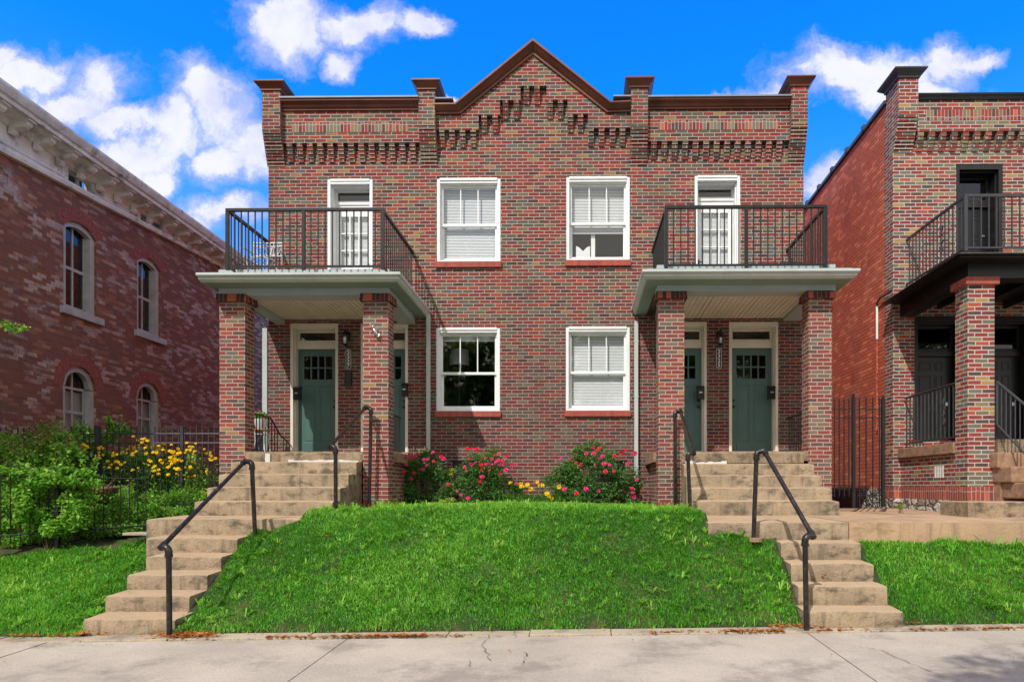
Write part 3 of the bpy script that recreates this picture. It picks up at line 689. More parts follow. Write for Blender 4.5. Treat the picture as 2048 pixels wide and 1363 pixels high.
# porches -------------------------------------------------------------
DPF = 11.05
def porch(side):
    L = side == 'L'
    if L: pil = [(439, 490), (726, 776.5)]; gx = (385, 799.5); gy = (543, 535.5)
    else: pil = [(1317, 1368.5), (1617, 1664)]; gx = (1287, 1720); gy = (538, 534)
    slope = -0.012
    def zz(z, y): return z + slope*(y + 12.8 - 10.5)
    pxs = [(X(a, DPF), X(b, DPF)) for a, b in pil]; y0 = Y(DPF)
    capy = [(588, 604), (587, 603)] if L else [(583.5, 597), (583, 597)]
    for k, (a, b) in enumerate(pxs):
        zc1, zc0 = Z(capy[k][0], DPF, pil[k][0]), Z(capy[k][1], DPF, pil[k][0])
        m = MB().box(a, b, y0, y0+0.32, 0.9, zc0)
        p = m.build('porch_pillar', M['brick_pillar'], house)
        zq = zc0+(zc1-zc0)*0.38
        MB().box(a-0.045, b+0.045, y0-0.045, y0+0.365, zc0, zq).box(a-0.038, b+0.038, y0-0.038, y0+0.358, zq, zc1-0.004).build('capital', M['capital'], p)
        MB().box(a-0.005, b+0.005, y0-0.005, y0+0.325, 0.95, 1.31).build('base_course', M['soldier'], p)
    # beams on the pillars
    xa, xb = pxs[0][0]-0.0, pxs[1][1]+0.0
    if L: xa, xb = X(437, DPF-0.02), X(778, DPF-0.02)
    else: xa, xb = X(1314, DPF-0.02), X(1671, DPF-0.02)
    zbm = Z(587.5 if L else 582.5, DPF-0.02, 1142); zbt = Z(572 if L else 566, DPF-0.02); yb = y0-0.02
    bm = MB(); bwid = 0.33
    bm.box(xa, xb, yb, yb+bwid, zbm, zbt+0.3)
    for (u, v) in ((xa+0.17, xa+bwid), (xb-bwid, xb)):
        zf, zr = zbm, zbm-0.06
        bm.hexa([(u, yb+bwid, zf-0.0), (v, yb+bwid, zf), (v, -0.001, zr), (u, -0.001, zr)], [(u, yb+bwid, zbt+0.3), (v, yb+bwid, zbt+0.3), (v, -0.001, zbt+0.25), (u, -0.001, zbt+0.25)])
    roof = bm.build('porch_beam', M['paleblue'], house)
    # ceiling of beaded boards
    cl = MB(); zc = Z(594 if L else 592, DPF+bwid-0.02) + 0.02; n = 26; cxa, cxb = xa+bwid, xb-bwid
    zcr = Z(637, 12.79)
    for k in range(n):
        a, b = cxa+(cxb-cxa)*k/n, cxa+(cxb-cxa)*(k+1)/n
        g_ = rnd.choice((0.003, 0.004, 0.009)); cl.hexa([(a+g_, yb+bwid, zc), (b-g_, yb+bwid, zc), (b-g_, -0.002, zcr), (a+g_, -0.002, zcr)], [(a+g_, yb+bwid, zc+0.02), (b-g_, yb+bwid, zc+0.02), (b-g_, -0.002, zcr+0.02), (a+g_, -0.002, zcr+0.02)])
    cl.box(cxa, cxb, yb+bwid, -0.01, max(zc, zcr)+0.021, max(zc, zcr)+0.04)
    cl.build('ceiling', M['cream'], house)
    # cornice: sage crown between beam and gutter
    zg1 = Z(sum(gy)/2, 10.53); zg0 = Z(sum(gy)/2 + 17, 10.56)
    d_ = [(0.0, 0.0), (0.05, 0.0), (0.06, 0.02), (0.10, 0.045), (0.20, 0.08), (0.28, 0.13), (0.30, 0.14), (0.30, zg0-zbt+0.0), (0.0, zg0-zbt)]
    sl_o, sr_o = (0.30, 0.70) if L else (0.66, 0.52)
    def path(z, dz): return [(xa, -0.002, z+dz, -sl_o, 0), (xa, yb, z, -sl_o, -1), (xb, yb, z, sr_o, -1), (xb, -0.002, z+dz, sr_o, 0)]
    MB().sweep(d_, path(zbt, -0.03)).build('cornice', M['sage'], house)
    ov = 0.44; gh = zg1-zg0
    pg = [(0.30, 0.0), (ov-0.10, 0.0), (ov-0.05, gh*0.25), (ov-0.05, gh*0.45), (ov-0.01, gh*0.62), (ov, gh*0.7), (ov, gh), (ov-0.012, gh), (ov-0.012, gh*0.8), (0.30, gh*0.8)]
    MB().sweep(pg, path(zg0, -0.03)).build('gutter', M['gutter'], house)
    MB().sweep([(-0.5, gh*0.8), (0.31, gh*0.8), (0.31, gh*1.0), (-0.5, gh*1.05)], path(zg0, -0.02)).build('porch_roof_edge', M['gutter'], house)
    MB().box(xa, xb, yb, -0.002, zg0, zg1+0.02).build('balcony_deck', M['tar'], house)
    # porch floor, low side wall with stone ledge
    fx0, fx1 = pxs[0][1], pxs[1][0]
    MB().box(fx0+0.002, fx1-0.002, Y(DPF), -0.001, PF-0.16, PF).build('porch_floor', M['steps'], house)
    for (u, v, s_) in ((pxs[0][0], pxs[0][1], -1), (pxs[1][0], pxs[1][1], 1)):
        lw = MB().box(u+0.03, v-0.03, Y(DPF)+0.32, -0.001, 0.95, PF-0.17).build('porch_side_wall', M['brick_pillar'], house)
        MB().box(u-0.05, v+0.05, Y(DPF)+0.322, -0.001, PF-0.168, PF).build('ledge', M['slab'], lw)
    return pxs, zg1
pl, zgl = porch('L'); pr, zgr = porch('R')

def balcony_railing(xa, xm, xb, d, ztop, z0, nb, mat=None, name='balcony_railing', parent=None, yend=-0.002, nside=16, cw=0.05):
    mat = mat or M['iron']; y = Y(d); parent = parent or house
    m = MB()
    m.box(xa-cw/2, xb+cw/2, y-cw/2, y+cw/2, ztop-0.05, ztop)
    for x in (xa, xb): m.box(x-cw/2, x+cw/2, y+cw/2, yend, ztop-0.05, ztop)
    root = m.build(name, mat, parent, bevel=0.004)
    for x in (xa, xm, xb):
        if x is not None: MB().box(x-0.027, x+0.027, y-0.022, y+0.027, z0-0.02, ztop-0.05).build('post', mat, root, bevel=0.003)
    br = MB(); br.box(xa+0.027, xb-0.027, y-0.016, y+0.016, z0+0.02, z0+0.05)
    for x in (xa, xb): br.box(x-0.016, x+0.016, y+0.03, yend, z0+0.02, z0+0.05)
    br.build('bottom_rail', mat, root)
    bl = MB(); r = 0.009
    for (u, v) in (((xa, xm), (xm, xb)) if xm is not None else ((xa, xb),)):
        for k in range(1, nb+1):
            x = u+(v-u)*k/(nb+1); bl.box(x-r, x+r, y-r, y+r, z0+0.05, ztop-0.05)
    for x in (xa, xb):
        for k in range(1, nside+1):
            yy_ = y + (yend-y)*k/(nside+1); bl.box(x-r, x+r, yy_-r, yy_+r, z0+0.05, ztop-0.05)
    bl.build('balusters', mat, root)
    return root
ZR = Z(416, 10.8, 700)
balcony_railing(X(455, 10.8), X(607.5, 10.8), X(765, 10.8), 10.8, Z(416.5, 10.8, 600), Z(537, 10.8, 600), 10)
balcony_railing(X(1332.5, 10.8), X(1492.5, 10.8), X(1651, 10.8), 10.8, Z(411, 10.8, 1490), Z(534, 10.8, 1490), 10)

def side_rail(x, ya, yb, zt, zb, curve=0.0, n=11, mat=None, parent=None):
    """low guard along the open side of the porch, its top dipping to the wall"""
    mat = mat or M['iron']; parent = parent or house; m = MB()
    pts = [(x, ya, zt)]
    N = 10
    for k in range(1, N+1):
        f = k/N; y = ya+(yb-ya)*f
        z = zt - (curve*max(0, f-0.72)/0.28 if curve else 0)
        pts.append((x, y, z))
    m.tube(pts, 0.014, 8)
    root = m.build('porch_railing', mat, parent)
    b = MB(); b.box(x-0.01, x+0.01, ya, yb, zb, zb+0.025)
    for k in range(1, n+1):
        y = ya+(yb-ya)*k/(n+1); f = k/(n+1); z = zt - (curve*max(0, f-0.72)/0.28 if curve else 0)
        b.box(x-0.007, x+0.007, y-0.007, y+0.007, zb+0.025, z)
    b.build('balusters', mat, root); return root
yf = Y(DPF)+0.32
zt = Z(820, 11.4, 780)
side_rail((pl[0][0]+pl[0][1])/2+0.02, yf, -0.01, Z(822, 11.4, 500), PF+0.06, 0.30)
side_rail((pl[1][0]+pl[1][1])/2, yf, -0.16, zt, PF+0.06, 0.0, 12)
side_rail((pr[0][0]+pr[0][1])/2, yf, -0.02, zt, PF+0.06, 0.0, 12)
side_rail((pr[1][0]+pr[1][1])/2, yf, -0.02, zt, PF+0.06, 0.0, 12)
# ------------------------------------------------------------------ outside stairs
def step_block(x0, x1, d0, d1, ztop, zbot, tilt=0.012, r=None):
    """one worn concrete step, front edge at depth d0, running back to d1 under the next one"""
    bmx = bmesh.new()
    nx = max(6, int((x1-x0)/0.09)); m = MB()
    y0, y1 = Y(d0), Y(d1); rr = random.Random(int((x0*97+d0*31)*10)); 
    prof = [(y0, zbot), (y0, ztop-tilt-0.03), (y0+0.012, ztop-tilt-0.008), (y0+0.035, ztop-tilt), (y1, ztop), (y1, zbot)]
    vs = []; fs = []
    ph = rr.uniform(0, 9)
    for i in range(nx+1):
        x = x0+(x1-x0)*i/nx; ed = 0.012 if i in (0, nx) else 0.0
        w = 0.006*math.sin(x*7+ph)+rr.uniform(-0.004, 0.004)
        for j, (y, z) in enumerate(prof):
            yy = y + (w if j in (1, 2) else 0) + (ed if j in (0, 1, 2) else 0); zz_ = z + (w*0.6 if j in (2, 3) else 0) - (ed if j in (2, 3) else 0)
            vs.append((x, yy, zz_))
    n = len(prof)
    for i in range(nx):
        for j in range(n): fs.append((i*n+j, (i+1)*n+j, (i+1)*n+(j+1) % n, i*n+(j+1) % n))
    fs.append(tuple(range(n))[::-1][::-1]); fs.append(tuple(nx*n+j for j in range(n))[::-1])
    m.add(vs, fs); return m
def flight(root, lst):
    """lst = (px_left, px_right, d_front, d_back, py_edge, height)"""
    for (a, b, d0, d1, py, h) in lst:
        pc = (a+b)/2; zt_ = Z(py, d0, pc) + 0.012
        step_block(X(a, d0), X(b, d0), d0, d1, zt_, zt_-h).build('step', M['steps'], root, smooth=True)
L0 = at(260, 1270, 7.15)
sl = thing('stone_stairs', 'worn tan concrete stairs with eleven risers, beside the yellow-flowered garden', 'stairs', (L0.x, L0.y, L0.z))
flight(sl, [(165, 348, 7.15, 7.6, 1237, 0.22), (209, 377, 7.53, 7.98, 1190.7, 0.30), (253, 440-27, 7.91, 8.36, 1148.5, 0.32), (291, 441, 8.29, 8.74, 1112, 0.32), (291, 473.5, 8.67, 9.10, 1075, 0.34)])
flight(sl, [(292, 600, 9.05, 9.95, 1036.6, 0.5)])
flight(sl, [(388, 664, 9.85, 10.25, 1002, 0.33), (413.5, 680, 10.15, 10.55, 973.5, 0.5), (437, 696, 10.45, 10.85, 947.5, 0.7), (461, 712, 10.75, 11.04, 923, 0.9)])
step_block(X(489.5, 11.03), X(724, 11.03), 11.03, 11.06, PF, PF-0.2).build('step', M['steps'], sl)
pt = MB()
xq = X(600, 11.02); MB().box(X(530, 11.02), X(540, 11.02), Y(11.02), Y(11.028), PF-0.19, PF-0.04).build('mortar_patch', M['patchw'], sl, bevel=0.004)
for k in range(14):
    a = 575+k*10; pt.box(X(a, 10.95), X(a+11, 10.95), Y(10.93+0.05*rnd.random()), Y(11.03), Z(923, 10.95)-0.003, Z(923, 10.95)+0.02+0.02*rnd.random())
pt.build('mortar_patch', M['patchw'], sl, bevel=0.006)
R0 = at(1712, 1253.6, 7.0)
sr = thing('stone_stairs', 'worn tan concrete stairs whose middle landing joins the long tan path', 'stairs', (R0.x, R0.y, R0.z))
flight(sr, [(1612, 1807.6, 7.0, 7.4, 1221.3, 0.22), (1598, 1776, 7.3, 7.7, 1171.4, 0.32), (1583, 1748, 7.6, 8.0, 1126, 0.33), (1563, 1722.5, 7.9, 8.25, 1084, 0.34)])
flight(sr, [(1417, 1697.6, 8.17, 10.0, 1043.2, 0.42)])
flight(sr, [(1393, 1679, 9.85, 10.25, 1001, 0.3), (1384, 1664, 10.15, 10.55, 974.8, 0.5), (1373, 1644, 10.45, 10.85, 949.9, 0.7), (1368, 1629, 10.75, 11.04, 927, 0.9)])
step_block(X(1363, 11.03), X(1608, 11.03), 11.03, 11.06, PF, PF-0.2).build('step', M['steps'], sr)
pt = MB()
for k in range(9):
    a = 1372+k*9; pt.box(X(a, 10.95), X(a+10, 10.95), Y(10.95+0.04*rnd.random()), Y(11.03), Z(927, 10.95)-0.003, Z(927, 10.95)+0.02+0.03*rnd.random()*(1 if k > 3 else 3))
pt.build('mortar_patch', M['patchw'], sr, bevel=0.006)

def handrail(label, p1, d1, q1, p2, d2, q2, sgn, foot=0.05):
    """p1/q1: foot and top pixel of the lower post at depth d1; p2/q2 the same for the upper post; sgn: side the rail is set off to"""
    A0, A1 = at(*p1, d1), at(*q1, d1); B0, B1 = at(*p2, d2), at(*q2, d2)
    root = thing('pipe_handrail', label, 'handrail', (A0.x, A0.y, A0.z), 'black pipe handrails beside the stairs')
    off = 0.085*sgn
    post1 = MB().tube([(A0.x, A0.y, A0.z-foot), A1], 0.028, 12).build('post', M['pipe'], root, smooth=True)
    post2 = MB().tube([(B0.x, B0.y, B0.z-foot), B1], 0.028, 12).build('post', M['pipe'], root, smooth=True)
    Ra = Vector((A1.x+off, A1.y+0.02, A1.z+0.05)); Rb = Vector((B1.x+off, B1.y-0.03, B1.z+0.05))
    MB().tube([Ra, Rb], 0.026, 12).build('rail', M['pipe'], root, smooth=True)
    for (T_, Q) in ((A1, Ra), (B1, Rb)):
        f = MB()
        f.tube([(T_.x, T_.y, T_.z-0.045), (T_.x, T_.y, T_.z+0.0), (T_.x+off*0.12, T_.y, T_.z+0.03), (T_.x+off*0.35, T_.y, T_.z+0.047), (Q.x-off*0.3, Q.y, Q.z), (Q.x, Q.y, Q.z)], [0.036, 0.037, 0.036, 0.034, 0.034, 0.036], 12)
        dv = (Rb-Ra).normalized()*(1 if Q is Ra else -1); f.tube([Q - dv*0.03, Q+dv*0.06], 0.036, 12)
        f.tube([(T_.x, T_.y, T_.z-0.06), (T_.x, T_.y, T_.z-0.03)], 0.040, 12)
        f.build('elbow', M['pipe'], root, smooth=True)
    return root
handrail('black pipe handrail on the lower flight below door 3327', (339, 1277), 6.98, (337.5, 1102), (511, 1083), 8.9, (504, 930), -1)
handrail('black pipe handrail on the upper flight ending before the squirrel pillar', (671.5, 1024), 9.42, (671, 899), (738.6, 1000), 10.9, (742, 821), -1)
handrail('black pipe handrail on the lower flight below door 3325', (1613, 1257), 6.93, (1610, 1080), (1507, 1071), 8.02, (1513, 910), 1)
handrail('black pipe handrail on the upper flight leading up to door 3325', (1380.7, 1028), 9.6, (1376, 912), (1350, 1004), 10.9, (1350, 828), 1)

# ------------------------------------------------------------------ ground
def swz(x, y=-5.75): return 0.017 + 0.0150*x + 0.024*(y+5.75)
CL_X0, CL_X1 = X(165, 7.15), X(475, 8.67)
def sstep(a, b, v):
    t = np.clip((v-a)/(b-a), 0, 1); return t*t*(3-2*t)
def lawn_z(x, y):
    x = np.asarray(x, float); y = np.asarray(y, float); d = y+12.8
    base = swz(x, -5.75)
    # middle mound
    dend = 9.35 - 0.22*np.clip(x+4.4, 0, 6.6)/1.0*0.62
    t = np.clip((d-7.08)/(dend-7.08), 0, 1)
    mt = 1.22 + 0.05*np.clip(1-np.abs(x+0.9)/3.0, 0, 1)
    prof = np.where(t < 1, 0.78*t + 0.22*np.sin(t*np.pi/2)**1.0, 1.0)
    zm = base + 0.01 + (mt-0.02-base)*np.clip(prof, 0, 1)
    zm = zm + 0.05*np.sin(np.pi*t)*np.exp(-((x+0.9)/2.4)**2)
    # left lawn: lower, continues into the garden
    t2 = np.clip((d-7.1)/2.6, 0, 1); zl_ = base+0.01 + (0.80-base)*(0.75*t2+0.25*np.sin(t2*np.pi/2)) + np.clip(d-9.7, 0, 9)*0.09
    # right lawn: steep bank up to the path
    t3 = np.clip((d-7.1)/1.0, 0, 1); zr_ = base+0.01 + (0.86-base)*(0.8*t3+0.2*np.sin(t3*np.pi/2))
    wl = sstep(-5.5, -4.5, x); wr = sstep(2.35, 3.3, x)
    z = zl_*(1-wl) + zm*wl*(1-wr) + zr_*wr
    z = z - 0.13*np.exp(-((x+4.35)/0.30)**2)*np.clip((d-7.1)/0.5, 0, 1)*np.clip((9.3-d)/0.3, 0, 1) - 0.10*np.exp(-((x-2.3)/0.30)**2)*np.clip((d-7.1)/0.5, 0, 1) - 0.08*np.exp(-((x+5.6)/0.25)**2)*np.clip((9.0-d)/0.3, 0, 1)*np.clip((d-7.1)/0.5, 0, 1)
    far = d > 60
    return z
def sheet(name, x0, x1, y0, y1, nx, ny, zf, mat):
    xs = np.linspace(x0, x1, nx+1); ys = np.linspace(y0, y1, ny+1); gx_, gy_ = np.meshgrid(xs, ys)
    gz = zf(gx_, gy_); v = np.stack([gx_.ravel(), gy_.ravel(), gz.ravel()], 1)
    idx = np.arange((nx+1)*(ny+1)).reshape(ny+1, nx+1)
    f = np.stack([idx[:-1, :-1].ravel(), idx[:-1, 1:].ravel(), idx[1:, 1:].ravel(), idx[1:, :-1].ravel()], 1)
    me = bpy.data.meshes.new(name); me.from_pydata(v.tolist(), [], f.tolist()); me.update()
    me.polygons.foreach_set('use_smooth', [True]*len(me.polygons))
    o = bpy.data.objects.new(name, me); SC.collection.objects.link(o); me.materials.append(mat); o['kind'] = 'structure'; return o
nr = np.random.RandomState(3)
def lumpy(x, y): return lawn_z(x, y) + 0.012*np.sin(x*5.1+y*3.3) + 0.010*np.sin(x*11.7-y*9.1+1) + 0.006*np.sin(x*23+y*31)
FOOT = [(CL_X0+0.05, X(441, 8.29)+0.05, 7.0, 9.1), (X(292, 9.05)+0.05, X(600, 9.05)-0.06, 9.08, 9.9), (-5.7, -3.72, 9.88, 11.1), (-6.0, -3.3, 11.1, 12.8),
        (X(1598, 7.3)+0.05, X(1748, 7.6)-0.05, 7.0, 8.25), (X(1417, 8.17)+0.05, 14.0, 8.22, 9.9), (1.75, 3.8, 9.9, 12.8), (3.8, 14.0, 9.9, 12.8), (1.4, 4.2, 11.1, 12.8)]
def turf(x, y):
    z = lumpy(x, y); d = y+12.8
    for a, b, c, e in FOOT: z = np.where((x > a) & (x < b) & (d > c) & (d < e), z-0.4, z)
    return np.where(d < 7.12, z-0.05, z)
sheet('lawn', -16, 16, -5.80, 1.2, 640, 180, turf, M['turf'])
o = sheet('ground', -400, 400, -0.5, 900, 40, 60, lambda x, y: np.full_like(x, 0.85), M['turf'])
o = sheet('street', -400, 400, -60, -11.5, 20, 10, lambda x, y: np.full_like(x, -0.28), M['asphalt'])
tag(o, None, None, None, 'structure')
sheet('verge', -60, 60, -11.4, -9.55, 60, 6, lambda x, y: swz(x, y)-0.03, M['turf'])
MB().box(-60, 60, -11.55, -11.4, -0.5, -0.12).build('kerb', M['edge'])['kind'] = 'structure'
# sidewalk slabs: separate sheets with open joints
slabs = MB(); joints = [-16, -11.6, -9.3, X(199, 7.6)-0.02, -2.44, 2.39, 7.2, 12.0, 17]
for a, b in zip(joints, joints[1:]):
    g = 0.006; sk = 0.05
    n = 8
    ya, yb = -9.5, -5.93
    dz = rnd.uniform(-0.006, 0.004)
    for k in range(n):
        u, v = a+g+(b-a-2*g)*k/n, a+g+(b-a-2*g)*(k+1)/n
        slabs.hexa([(u, ya, swz(u, ya)-0.1), (v, ya, swz(v, ya)-0.1), (v, yb, swz(v, yb)-0.1), (u, yb, swz(u, yb)-0.1)],
                   [(u, ya, swz(u, ya)+dz), (v, ya, swz(v, ya)+dz), (v, yb, swz(v, yb)+dz), (u, yb, swz(u, yb)+dz)])
slabs.build('sidewalk', M['walk'])['kind'] = 'structure'
ks = MB(); k0 = -16.0
while k0 < 16:
    wlen = rnd.uniform(0.7, 1.5); a, b = k0+0.004, min(16, k0+wlen)-0.004; fy = -5.925+rnd.uniform(-0.004, 0.006); dz = rnd.uniform(0.004, 0.018)
    ks.hexa([(a, fy, swz(a, fy)-0.1), (b, fy, swz(b, fy)-0.1), (b, -5.70, swz(b)-0.1), (a, -5.70, swz(a)-0.1)],
            [(a, fy, swz(a, fy)+dz), (b, fy, swz(b, fy)+dz), (b, -5.70, swz(b)+dz), (a, -5.70, swz(a)+dz)])
    k0 += wlen
ks.build('kerb_strip', M['edge'], bevel=0.006)['kind'] = 'structure'
MB().box(-16, 17, -9.55, -5.6, -0.9, -0.16).add([(-16,-9.5,swz(-16,-9.5)-0.05),(17,-9.5,swz(17,-9.5)-0.05),(17,-5.7,swz(17)-0.05),(-16,-5.7,swz(-16)-0.05)], [(0,1,2,3)]).build('soil', M['soil'])['kind'] = 'structure'
# garden path on the right, in front of the neighbouring porch
pth = MB()
zfp = Z(1044, 8.17, 1750)
xl, xr_ = X(1697.6, 8.2)+0.004, 14.0
nseg = 14
for k in range(nseg):
    u, v = xl+(xr_-xl)*k/nseg, xl+(xr_-xl)*(k+1)/nseg
    def tz(x, y): return zfp + 0.012*(y-Y(8.2)) - 0.004*(x-xl)
    pth.hexa([(u, Y(8.2), 0.3), (v, Y(8.2), 0.3), (v, -0.30, 0.3), (u, -0.30, 0.3)], [(u, Y(8.2), tz(u, Y(8.2))), (v, Y(8.2), tz(v, Y(8.2))), (v, -0.30, tz(v, -0.3)), (u, -0.30, tz(u, -0.3))])
pth.build('path', M['path'])['kind'] = 'structure'

# ------------------------------------------------------------------ small things on the porches
def lantern(px, py, label):
    c = at(px, py, 12.7); root = thing('wall_lantern', label, 'lantern', (c.x, 0, c.z))
    s = 1.0; y = -0.14
    m = MB(); m.box(c.x-0.05, c.x+0.05, -0.02, -0.001, c.z-0.02, c.z+0.16); m.tube([(c.x, -0.02, c.z+0.06), (c.x, -0.08, c.z+0.15), (c.x, y, c.z+0.15), (c.x, y, c.z+0.11)], 0.010)
    m.build('bracket', M['mailbox'], root)
    h = MB(); h.lathe((c.x, y, c.z), [(0.015, 0.14), (0.03, 0.12), (0.035, 0.10), (0.085, 0.065), (0.09, 0.05), (0.06, 0.05)][::-1], 6)
    h.lathe((c.x, y, c.z), [(0.015, -0.155), (0.03, -0.14), (0.062, -0.125), (0.066, -0.11)], 6)
    for k in range(6):
        a = k*math.pi/3; h.tube([(c.x+0.074*math.cos(a), y+0.074*math.sin(a), c.z+0.05), (c.x+0.060*math.cos(a), y+0.060*math.sin(a), c.z-0.115)], 0.0055, 5)
    h.build('lantern_frame', M['mailbox'], root)
    g = MB(); g.lathe((c.x, y, c.z), [(0.057, -0.11), (0.07, 0.05)], 6); g.build('pane', M['glass'], root)
    b = MB(); b.lathe((c.x, y, c.z-0.03), [(0.012, -0.07), (0.014, -0.02), (0.024, 0.0), (0.028, 0.02), (0.018, 0.045), (0.004, 0.055)], 12); b.build('bulb', M['blind'], root, smooth=True)
lantern(692, 677, 'black wall lantern on the porch with the intercom panel and flower pot')
lantern(1440, 676, 'black wall lantern on the porch nearer the iron gate')
def plaque(px, y0, y1, digits, label):
    d = 12.77; c = at(px, (y0+y1)/2, d); h = Z(y0, d, px)-Z(y1, d, px); w = 0.105
    root = thing('number_plaque', label, 'house number', (c.x, 0, c.z))
    def oct_(w_, h_, cut): return [(c.x-w_/2, c.z-h_/2+cut), (c.x-w_/2+cut, c.z-h_/2), (c.x+w_/2-cut, c.z-h_/2), (c.x+w_/2, c.z-h_/2+cut), (c.x+w_/2, c.z+h_/2-cut), (c.x+w_/2-cut, c.z+h_/2), (c.x-w_/2+cut, c.z+h_/2), (c.x-w_/2, c.z+h_/2-cut)]
    MB().prism(oct_(w+0.012, h+0.012, 0.034), -0.020, -0.001).build('plate_edge', M['mailbox'], root)
    MB().prism(oct_(w, h, 0.03), -0.0225, -0.020).build('border', M['white'], root)
    MB().prism(oct_(w-0.016, h-0.016, 0.026), -0.0245, -0.0225).build('plate', M['mailbox'], root)
    for i, ch in enumerate(digits):
        cu_ = bpy.data.curves.new('digit', 'FONT'); cu_.body = ch; cu_.align_x = 'CENTER'; cu_.align_y = 'CENTER'; cu_.size = h/4*1.02; cu_.extrude = 0.002; cu_.offset = 0.0025
        tmp = bpy.data.objects.new('tmp', cu_); SC.collection.objects.link(tmp)
        dg = bpy.context.evaluated_depsgraph_get(); me = bpy.data.meshes.new_from_object(tmp.evaluated_get(dg))
        bpy.data.objects.remove(tmp)
        me.transform(Matrix.Translation((0, -0.0275, h*0.5-h*0.06-(i+0.5)*h*0.88/4)) @ Matrix.Rotation(R(90), 4, 'X'))
        me.materials.clear(); me.materials.append(M['white'])
        o = bpy.data.objects.new('digit', me); SC.collection.objects.link(o); o.parent = root
plaque(696.5, 698, 738, '3327', 'black number plaque with white digits, above the ribbed intercom panel')
plaque(1438, 696, 737, '3325', 'black number plaque with white digits and bare brick below it')
def mailbox(x, z, label, y=0.0, w=0.14, h=0.27):
    root = thing('mailbox', label, 'mailbox', (x, y, z), 'black mailboxes hung beside the green doors')
    MB().prism([(x-w/2, z), (x+w/2, z), (x+w/2, z+h*0.8), (x-w/2, z+h*0.8)], y-0.10, y-0.001).build('box', M['mailbox'], root, bevel=0.006)
    MB().hexa([(x-w/2-0.006, y-0.11, z+h*0.78), (x+w/2+0.006, y-0.11, z+h*0.78), (x+w/2+0.006, y-0.001, z+h*0.8), (x-w/2-0.006, y-0.001, z+h*0.8)],
              [(x-w/2-0.006, y-0.09, z+h*0.86), (x+w/2+0.006, y-0.09, z+h*0.86), (x+w/2+0.006, y-0.001, z+h), (x-w/2-0.006, y-0.001, z+h)]).build('lid', M['mailbox'], root, bevel=0.004)
    MB().box(x-0.03, x+0.03, y-0.104, y-0.1005, z+h*0.42, z+h*0.52).build('slot', M['silver'], root)
mailbox(X(597, 12.8), Z(799, 12.8), 'black mailbox on the white frame of the sunlit green door')
mailbox(X(811, 12.8)+0.0, Z(792, 12.8), 'black mailbox half hidden by the squirrel pillar', w=0.10)
mailbox(X(1400, 12.8), Z(799, 12.8), 'black mailbox between the two doors of 3325')
mailbox(X(1541, 12.8), Z(799, 12.8), 'black mailbox near the outer door of number 3325')
c = at(697, 757, 12.78)
bx = thing('intercom_panel', 'dark ribbed intercom panel on brick under the 3327 plaque', 'panel', (c.x, 0, c.z))
MB().box(c.x-0.065, c.x+0.065, -0.045, -0.001, c.z-0.15, c.z+0.15).build('case', M['mailbox'], bx, bevel=0.008)
g = MB()
for k in range(9): g.box(c.x-0.05, c.x+0.05, -0.05, -0.0452, c.z-0.12+k*0.028, c.z-0.108+k*0.028)
g.build('grille', M['iron'], bx)
# the small silver squirrel climbing the pillar
c = at(752, 664, 11.03); sq = thing('squirrel_ornament', 'small silver squirrel figure clinging to the porch pillar', 'ornament', (c.x, Y(11.05), c.z))
def blob(m, p, r, sc=(1, 1, 1), n=10):
    vs = []; fs = []
    for i in range(n+1):
        th_ = math.pi*i/n
        for j in range(n): ph = 2*math.pi*j/n; vs.append((p[0]+r*sc[0]*math.sin(th_)*math.cos(ph), p[1]+r*sc[1]*math.sin(th_)*math.sin(ph), p[2]+r*sc[2]*math.cos(th_)))
    for i in range(n):
        for j in range(n): fs.append((i*n+j, (i+1)*n+j, (i+1)*n+(j+1) % n, i*n+(j+1) % n))
    m.add(vs, fs)
m = MB(); y = Y(11.05)-0.035; cx, cz = c.x, c.z
m.tube([(cx-0.045, y, cz+0.075), (cx-0.03, y-0.01, cz+0.05), (cx-0.01, y-0.015, cz+0.01), (cx+0.012, y-0.01, cz-0.04), (cx+0.03, y, cz-0.07)], [0.012, 0.026, 0.034, 0.036, 0.014], 10)
blob(m, (cx-0.045, y-0.012, cz+0.08), 0.026, (0.9, 0.9, 1.1)); 
for s in (-1, 1): blob(m, (cx-0.045+s*0.014, y-0.01, cz+0.108), 0.009, (0.6, 0.5, 1.3), 6)
for (a, b) in (((-0.02, 0.04), (-0.07, 0.03)), ((-0.02, 0.03), (0.03, 0.06)), ((0.01, -0.03), (-0.035, -0.06)), ((0.02, -0.04), (0.06, -0.03))):
    m.tube([(cx+a[0], y, cz+a[1]), (cx+b[0], y+0.02, cz+b[1])], [0.011, 0.007], 6)
m.tube([(cx+0.03, y, cz-0.07), (cx+0.05, y-0.02, cz-0.095), (cx+0.065, y-0.02, cz-0.06), (cx+0.06, y-0.01, cz-0.02)], [0.012, 0.02, 0.022, 0.006], 8)
m.build('body', M['silver'], sq, smooth=True)

